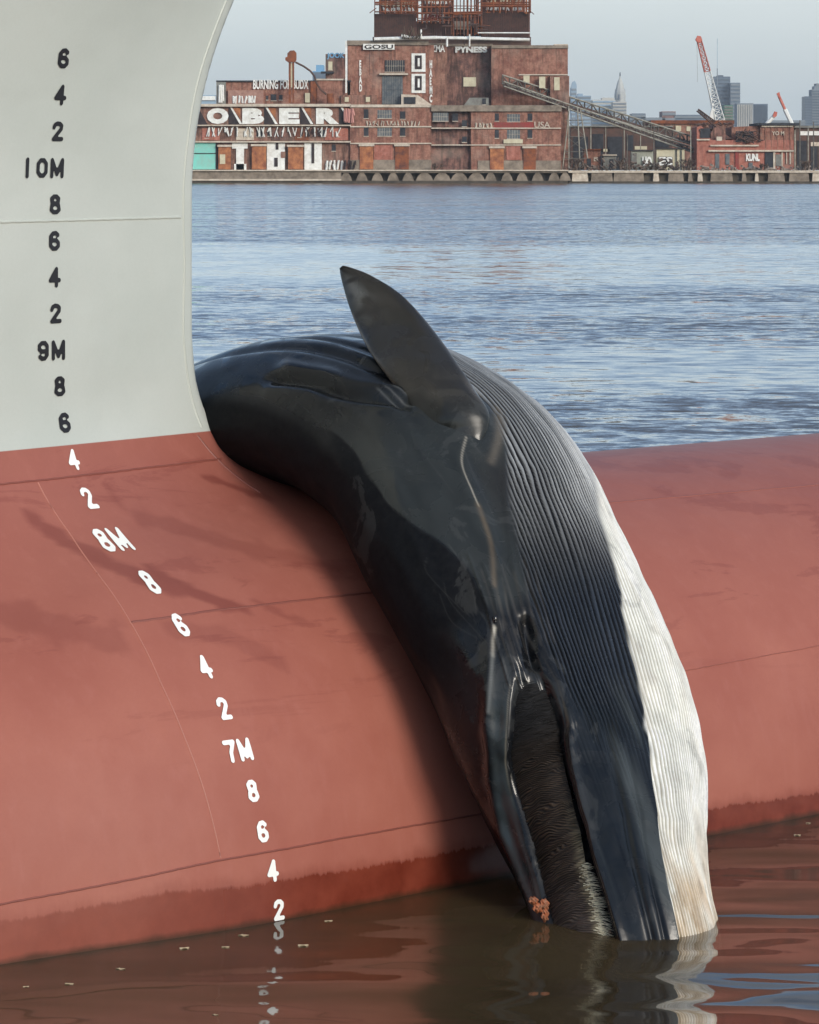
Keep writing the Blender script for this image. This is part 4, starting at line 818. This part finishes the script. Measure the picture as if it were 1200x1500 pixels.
q.build('rubble', flat('rubble', (.34, .29, .24), (.12, .09, .08), .6), jl)
# yard clutter: poles
for i, (u, v, lab) in enumerate(((919, 196, 'thin dark pole rising left of the cream panel'), (958, 188, 'thin dark pole between the two painted panels'), (1012, 190, 'thin pale pole at the foot of the conveyors'), (1172, 176, 'thin pole at the corner of the brown shed'), (1192, 178, 'rightmost thin pole over the brown shed'))):
    PB().pbar((u, 249), (u, v), 1006, .18).build('pole', TRUSS if i != 2 else TRUSSW); tag(bpy.data.objects[[o.name for o in COL.objects][-1]], lab, 'pole', 'poles in the yard')
# bare shrubs
def shrub(u, v, h_, lab, Y=1004, n=90):
    q = PB(); b = Vector((bx_(u, Y), Y, bz_(v, Y)))
    def br(p, d, L, k):
        e = p+d*L; q.bar(p, e, .05+.05*k, 3)
        if k > 0:
            for _ in range(3): br(p.lerp(e, rr.uniform(.5, 1)), (d+Vector((rr.uniform(-.8, .8), rr.uniform(-.8, .8), rr.uniform(-.1, .5)))).normalized(), L*rr.uniform(.55, .8), k-1)
    for _ in range(5): br(b+Vector((rr.uniform(-1, 1), rr.uniform(-1, 1), 0)), Vector((rr.uniform(-.6, .6), rr.uniform(-.4, .4), 1)).normalized(), h_*.45, 3)
    tag(q.build('bare_shrub', flat('twigs', (.10, .07, .055))), lab, 'shrub', 'bare shrubs on the far quay')
for u, v, h_, lab in ((842, 249, 4, 'bare brown shrub at the foot of the trestle tower'), (910, 249, 3.4, 'bare shrub beside the pale green grey panel'), (1006, 249, 4.2, 'bare shrub between the cream panel and the brick ruin'), (1118, 250, 2.6, 'low bare shrub by the dark doorway of the brick ruin'), (1180, 250, 3.6, 'bare shrub in front of the brown shed'), (640, 249, 2.2, 'small bare shrub against the dark wall of the power station')): shrub(u, v, h_, lab, Y=1001 if u != 640 else 1000.5)
# cranes
def jib(t, a, b, Y, w0, w1, ma, mb, split, n=16, nm='jib'):
    A_ = Vector((bx_(a[0], Y), Y, bz_(a[1], Y))); B_ = Vector((bx_(b[0], Y), Y, bz_(b[1], Y))); ax = (B_-A_).normalized(); sx = Vector((0, 1, 0)).cross(ax).normalized()
    for lo, hi, mt in ((0, split, ma), (split, 1, mb)):
        q = PB(); k = [i for i in range(n) if lo <= (i+.5)/n < hi]
        for i in k:
            f0, f1 = i/n, (i+1)/n; c0, c1 = A_.lerp(B_, f0), A_.lerp(B_, f1); h0, h1 = w0+(w1-w0)*f0, w0+(w1-w0)*f1
            for sg in (-1, 1):
                for dy in (-.7, .7): q.bar(c0+sx*h0*sg+Vector((0, dy, 0)), c1+sx*h1*sg+Vector((0, dy, 0)), .17, 4)
            q.bar(c0-sx*h0, c1+sx*h1, .13, 4); q.bar(c0+sx*h0, c1-sx*h1, .13, 4); q.bar(c0+sx*h0, c0-sx*h0, .13, 4)
        q.build(nm, mt, t)
REDW = flat('red_crane_paint', (.42, .09, .06), (.55, .20, .16), .6); WHC = flat('white_crane_paint', (.72, .74, .72))
k1 = thing('crawler_crane', 'tall lattice crane with a red upper and white lower boom behind the brick ruin', 'crane', 1058, 185, 1120)
jib(k1, (1057, 184), (1024, 57), 1120, 1.5, .7, WHC, REDW, .62); PB().poly([(1019, 58), (1022, 52), (1027, 53), (1029, 58), (1026, 63), (1021, 61)], 1119, 1.5).build('boom_head', REDW, k1); PB().poly([(1038, 183), (1041, 165), (1044, 156), (1045, 165), (1047, 183)], 1119, 2).build('mast', WHC, k1); part('machinery_house', BRN, k1, [(1036, 1064, 180, 200)], 1117, 6)
q = PB(); q.pbar((1025, 57), (1042, 158), 1120.5, .07, n=3); q.pbar((1021, 58), (1022, 120), 1120, .05, n=3); q.build('cable', TRUSS, k1)
k2 = thing('derrick_boom', 'short dark boom leaning left of the tall lattice crane', 'crane', 1045, 180, 1105); jib(k2, (1046, 180), (1022, 161), 1105, .7, .4, BRN, BRN, .5, 8)
k3 = thing('telescopic_crane', 'slim telescopic crane boom, white below and red above, right of the tall crane', 'crane', 1160, 184, 1120)
PB().pbar((1161, 183), (1150, 160), 1120, .75).pbar((1161, 183), (1161, 196), 1120, 1.2).build('boom', WHC, k3); PB().pbar((1150, 160), (1141, 140), 1120, .5).build('boom', REDW, k3); PB().poly([(1138, 137), (1142, 134.5), (1143, 139), (1140, 141)], 1119.5, 1).build('boom_head', REDW, k3)
k4 = thing('telescopic_crane', 'small white crane boom with a red tip just left of the slim telescopic crane', 'crane', 1122, 184, 1122); PB().pbar((1121, 184), (1134, 170), 1122, .7).pbar((1121, 184), (1121, 196), 1122, 1).build('boom', WHC, k4); PB().poly([(1132, 170), (1135, 163), (1139, 164), (1138, 170), (1135, 172)], 1121, 1.5).build('boom_head', REDW, k4)
# ---- city skyline, five kilometres off
YC = 5200.
S1 = flat('tower_blue_glass', (.085, .12, .165), (.12, .16, .21), .02, .4); S2 = flat('tower_grey', (.16, .19, .22), (.22, .25, .28), .02); S3 = flat('tower_pale', (.40, .40, .37), (.52, .50, .45), .03); S4 = flat('tower_dark', (.06, .085, .12), (.09, .12, .16), .02, .4); S5 = flat('tower_light_blue', (.22, .32, .42), (.30, .40, .48), .02, .5); S6 = flat('city_hall_stone', (.36, .38, .38), (.52, .53, .50), .03)
def tower(label, mat, bands, u0, u1, v0, v1=215, Y=YC, dep=40, win=None, nf=None, vert=False, cat='tower block', top=None):
    t = thing('tower_block', label, cat, (u0+u1)/2, v1, Y); part('wall', mat, t, [(u0, u1, v0, v1)], Y, dep)
    if nf:
        r_ = [(u0+.4, u1-.4, v0+1.5+i*(188-v0)/nf, v0+1.5+(i+.5)*(188-v0)/nf) for i in range(nf)] if not vert else [(u0+.4+i*(u1-u0-.8)/nf, u0+.4+(i+.5)*(u1-u0-.8)/nf, v0+2, 188) for i in range(nf)]
        part('window_band', bands, t, r_, Y-1.2, 1.5)
    if top: 
        for r in top: part('roof_plant', mat, t, [r], Y+4, dep-10)
    return t
tower('tall dark blue glass tower behind the lattice crane', S4, S1, 1046, 1070, 112, nf=14, top=[(1052, 1060, 110, 112)])
tower('stepped blue grey tower joined to the right of the tall glass tower', S1, S2, 1070, 1084.5, 121, Y=5180, nf=12)
tower('broad office block with pale vertical stripes below the stepped tower', S2, S3, 1080, 1104, 151, Y=4800, nf=9, vert=True)
tower('wide plain blue office block right of the striped one', S1, S4, 1102, 1125, 152, Y=4850, nf=12, vert=True)
tower('narrow green clad block at the foot of the lattice crane', GRN, GREY, 1061, 1074, 154, Y=3000, nf=8)
tower('dark blue slab tower left of the right edge', S4, S1, 1179, 1190, 141, nf=12)
tower('tall stepped grey blue tower cut by the right edge', S2, S4, 1189.5, 1222, 131, nf=14, top=[(1193, 1216, 126, 131), (1196, 1210, 122, 126)])
t_ = tower('slim pale blue tower with a pointed top beside the power station', S5, S2, 837, 845, 128, nf=10); PB().poly([(837, 128), (839, 120), (842, 118), (845, 124), (845, 128)], YC, 20).build('roof', S5, t_)
tower('pale grey office block between the pointed tower and the beige block', S5, S2, 845, 866, 140, Y=4900, nf=9, top=[(847, 854, 137, 140)])
tower('cream banded office block left of the clock tower', S3, S5, 868, 902, 146, Y=4700, nf=8, top=[(882, 900, 143, 146)])
tower('cream block with strip windows in front of the clock tower', S3, S2, 898, 918, 149, Y=4650, nf=8)
for lab, a, b, v0, mt in (('low blue block on the skyline left of the old brick mill', 926, 946, 166, S1), ('low brick coloured mill block with a raised end on the skyline', 970, 990, 163, flat('far_brick', (.22, .13, .12))), ('long low blue grey block left of the dark boom', 988, 1036, 168, S1), ('low wide grey block behind the painted panels', 940, 975, 172, S2), ('low pale block at the foot of the small crane', 1124, 1180, 176, S2), ('low grey block just right of the cream blocks', 914, 930, 172, S1)):
    tower(lab, mt, S2, a, b, v0, Y=3600, nf=3)
tower('blue roofed block peeping above the west hall of the power station', BLUP, S1, 458, 478, 104, 160, Y=2600, nf=3, top=[(463, 474, 95, 104)])
tower('pale blue building at the left end behind the ship\'s stem', S5, WHT, 290, 316, 139, 170, Y=2400, nf=4)
ch_ = thing('clock_tower', 'ornate grey city hall tower with a statue on its dome', 'clock tower', 908, 215, YC)
q = PB(); X_, Yc = bx_(908.5, YC+12), YC+12
def oct_(r0, r1, v0, v1, n=8): 
    vs = bmesh.ops.create_cone(q.bm, cap_ends=True, segments=n, radius1=r1, radius2=r0, depth=bz_(v0, YC)-bz_(v1, YC))['verts']
    for v in vs: v.co = Vector((v.co.x+X_, v.co.y+Yc, v.co.z+(bz_(v0, YC)+bz_(v1, YC))/2))
oct_(9.5, 10, 150, 215, 4); oct_(8.2, 9, 134, 150); oct_(6.5, 8, 130, 134); oct_(5.0, 6.6, 122, 130); oct_(2.2, 5, 115, 122, 12); oct_(1.2, 1.6, 111, 115)
for dx in (-7.5, 7.5): vs = bmesh.ops.create_cone(q.bm, cap_ends=True, segments=6, radius1=2.2, radius2=.4, depth=14)['verts']; [setattr(v, 'co', Vector((v.co.x+X_+dx, v.co.y+Yc, v.co.z+bz_(136, YC)))) for v in vs]
q.build('tower', S6, ch_); q = PB(); oct_(.9, 1.4, 105.5, 111, 6); q.build('statue', S4, ch_)
q = PB()
for v0, v1 in ((138, 146), (152, 160)):
    for dx in (-4, 0, 4): q.box(908.5+dx*.2/.27*.27-.5+dx*.5, 908.5+dx*.5+.5, v0, v1, YC-1.5, 1)
q.build('arch', S4, ch_)
mt_ = thing('antenna_mast', 'thin pale antenna mast beside the red top of the lattice crane', 'mast', 1051, 130, 4500); PB().pbar((1051, 125), (1051, 56), 4500, .35).build('pole', S5, mt_); PB().pbar((1051, 125), (1051, 100), 4500, .7).build('lower_pole', S2, mt_)
# ------------------------------------------------------------------ floating leaves near the hull
LEAF = flat('pale_leaf', (.50, .42, .28), (.34, .25, .15), 40, .5)
spots = [(38, 1446, 'farthest left'), (101, 1442, ''), (176, 1420, ''), (270, 1390, ''), (330, 1388, ''), (356, 1371, ''), (444, 1386, ''), (481, 1350, ''), (315, 1487, ''), (1168, 1224, ''), (1184, 1206, '')]
lf_me = []
for k in range(3):
    bm = bmesh.new(); n = 10; r_ = [rr.uniform(.7, 1.2) for _ in range(n)]; ring = [bm.verts.new((.028*r_[i]*math.cos(i*2*math.pi/n), .012*r_[i]*math.sin(i*2*math.pi/n), .003+.004*math.sin(i*1.9+k))) for i in range(n)]
    top = bm.verts.new((0, 0, .007)); bot = bm.verts.new((0, 0, -.003))
    for i in range(n): bm.faces.new((ring[i], ring[(i+1) % n], top)); bm.faces.new((ring[(i+1) % n], ring[i], bot))
    me = bpy.data.meshes.new('floating_leaf'); bm.to_mesh(me); bm.free(); me.materials.append(LEAF); lf_me.append(me)
for i, (u, v, _) in enumerate(spots):
    Y = H*F/(v-250); o = bpy.data.objects.new('floating_leaf', lf_me[i % 3]); COL.objects.link(o); o.location = ((u-600)*Y/F, Y, 0); o.rotation_euler = (0, 0, rr.uniform(-.5, .5)); sc = rr.uniform(.5, 1.1); o.scale = (sc,)*3
    tag(o, 'pale leaf floating on the brown water beside the red hull', 'leaf', 'leaves floating by the hull')
# ------------------------------------------------------------------ air
hzm = bpy.data.materials.new('haze'); hzm.use_nodes = True; ht_ = hzm.node_tree; ht_.nodes.remove(ht_.nodes['Principled BSDF']); pv = ht_.nodes.new('ShaderNodeVolumePrincipled'); pv.inputs['Color'].default_value = (.80, .88, .96, 1); pv.inputs['Density'].default_value = 5e-5; ht_.links.new(pv.outputs[0], ht_.nodes['Material Output'].inputs['Volume'])
quad('haze', -1700, 1700, -80, 9600, 260, hzm, 'stuff', zb=-6.5)
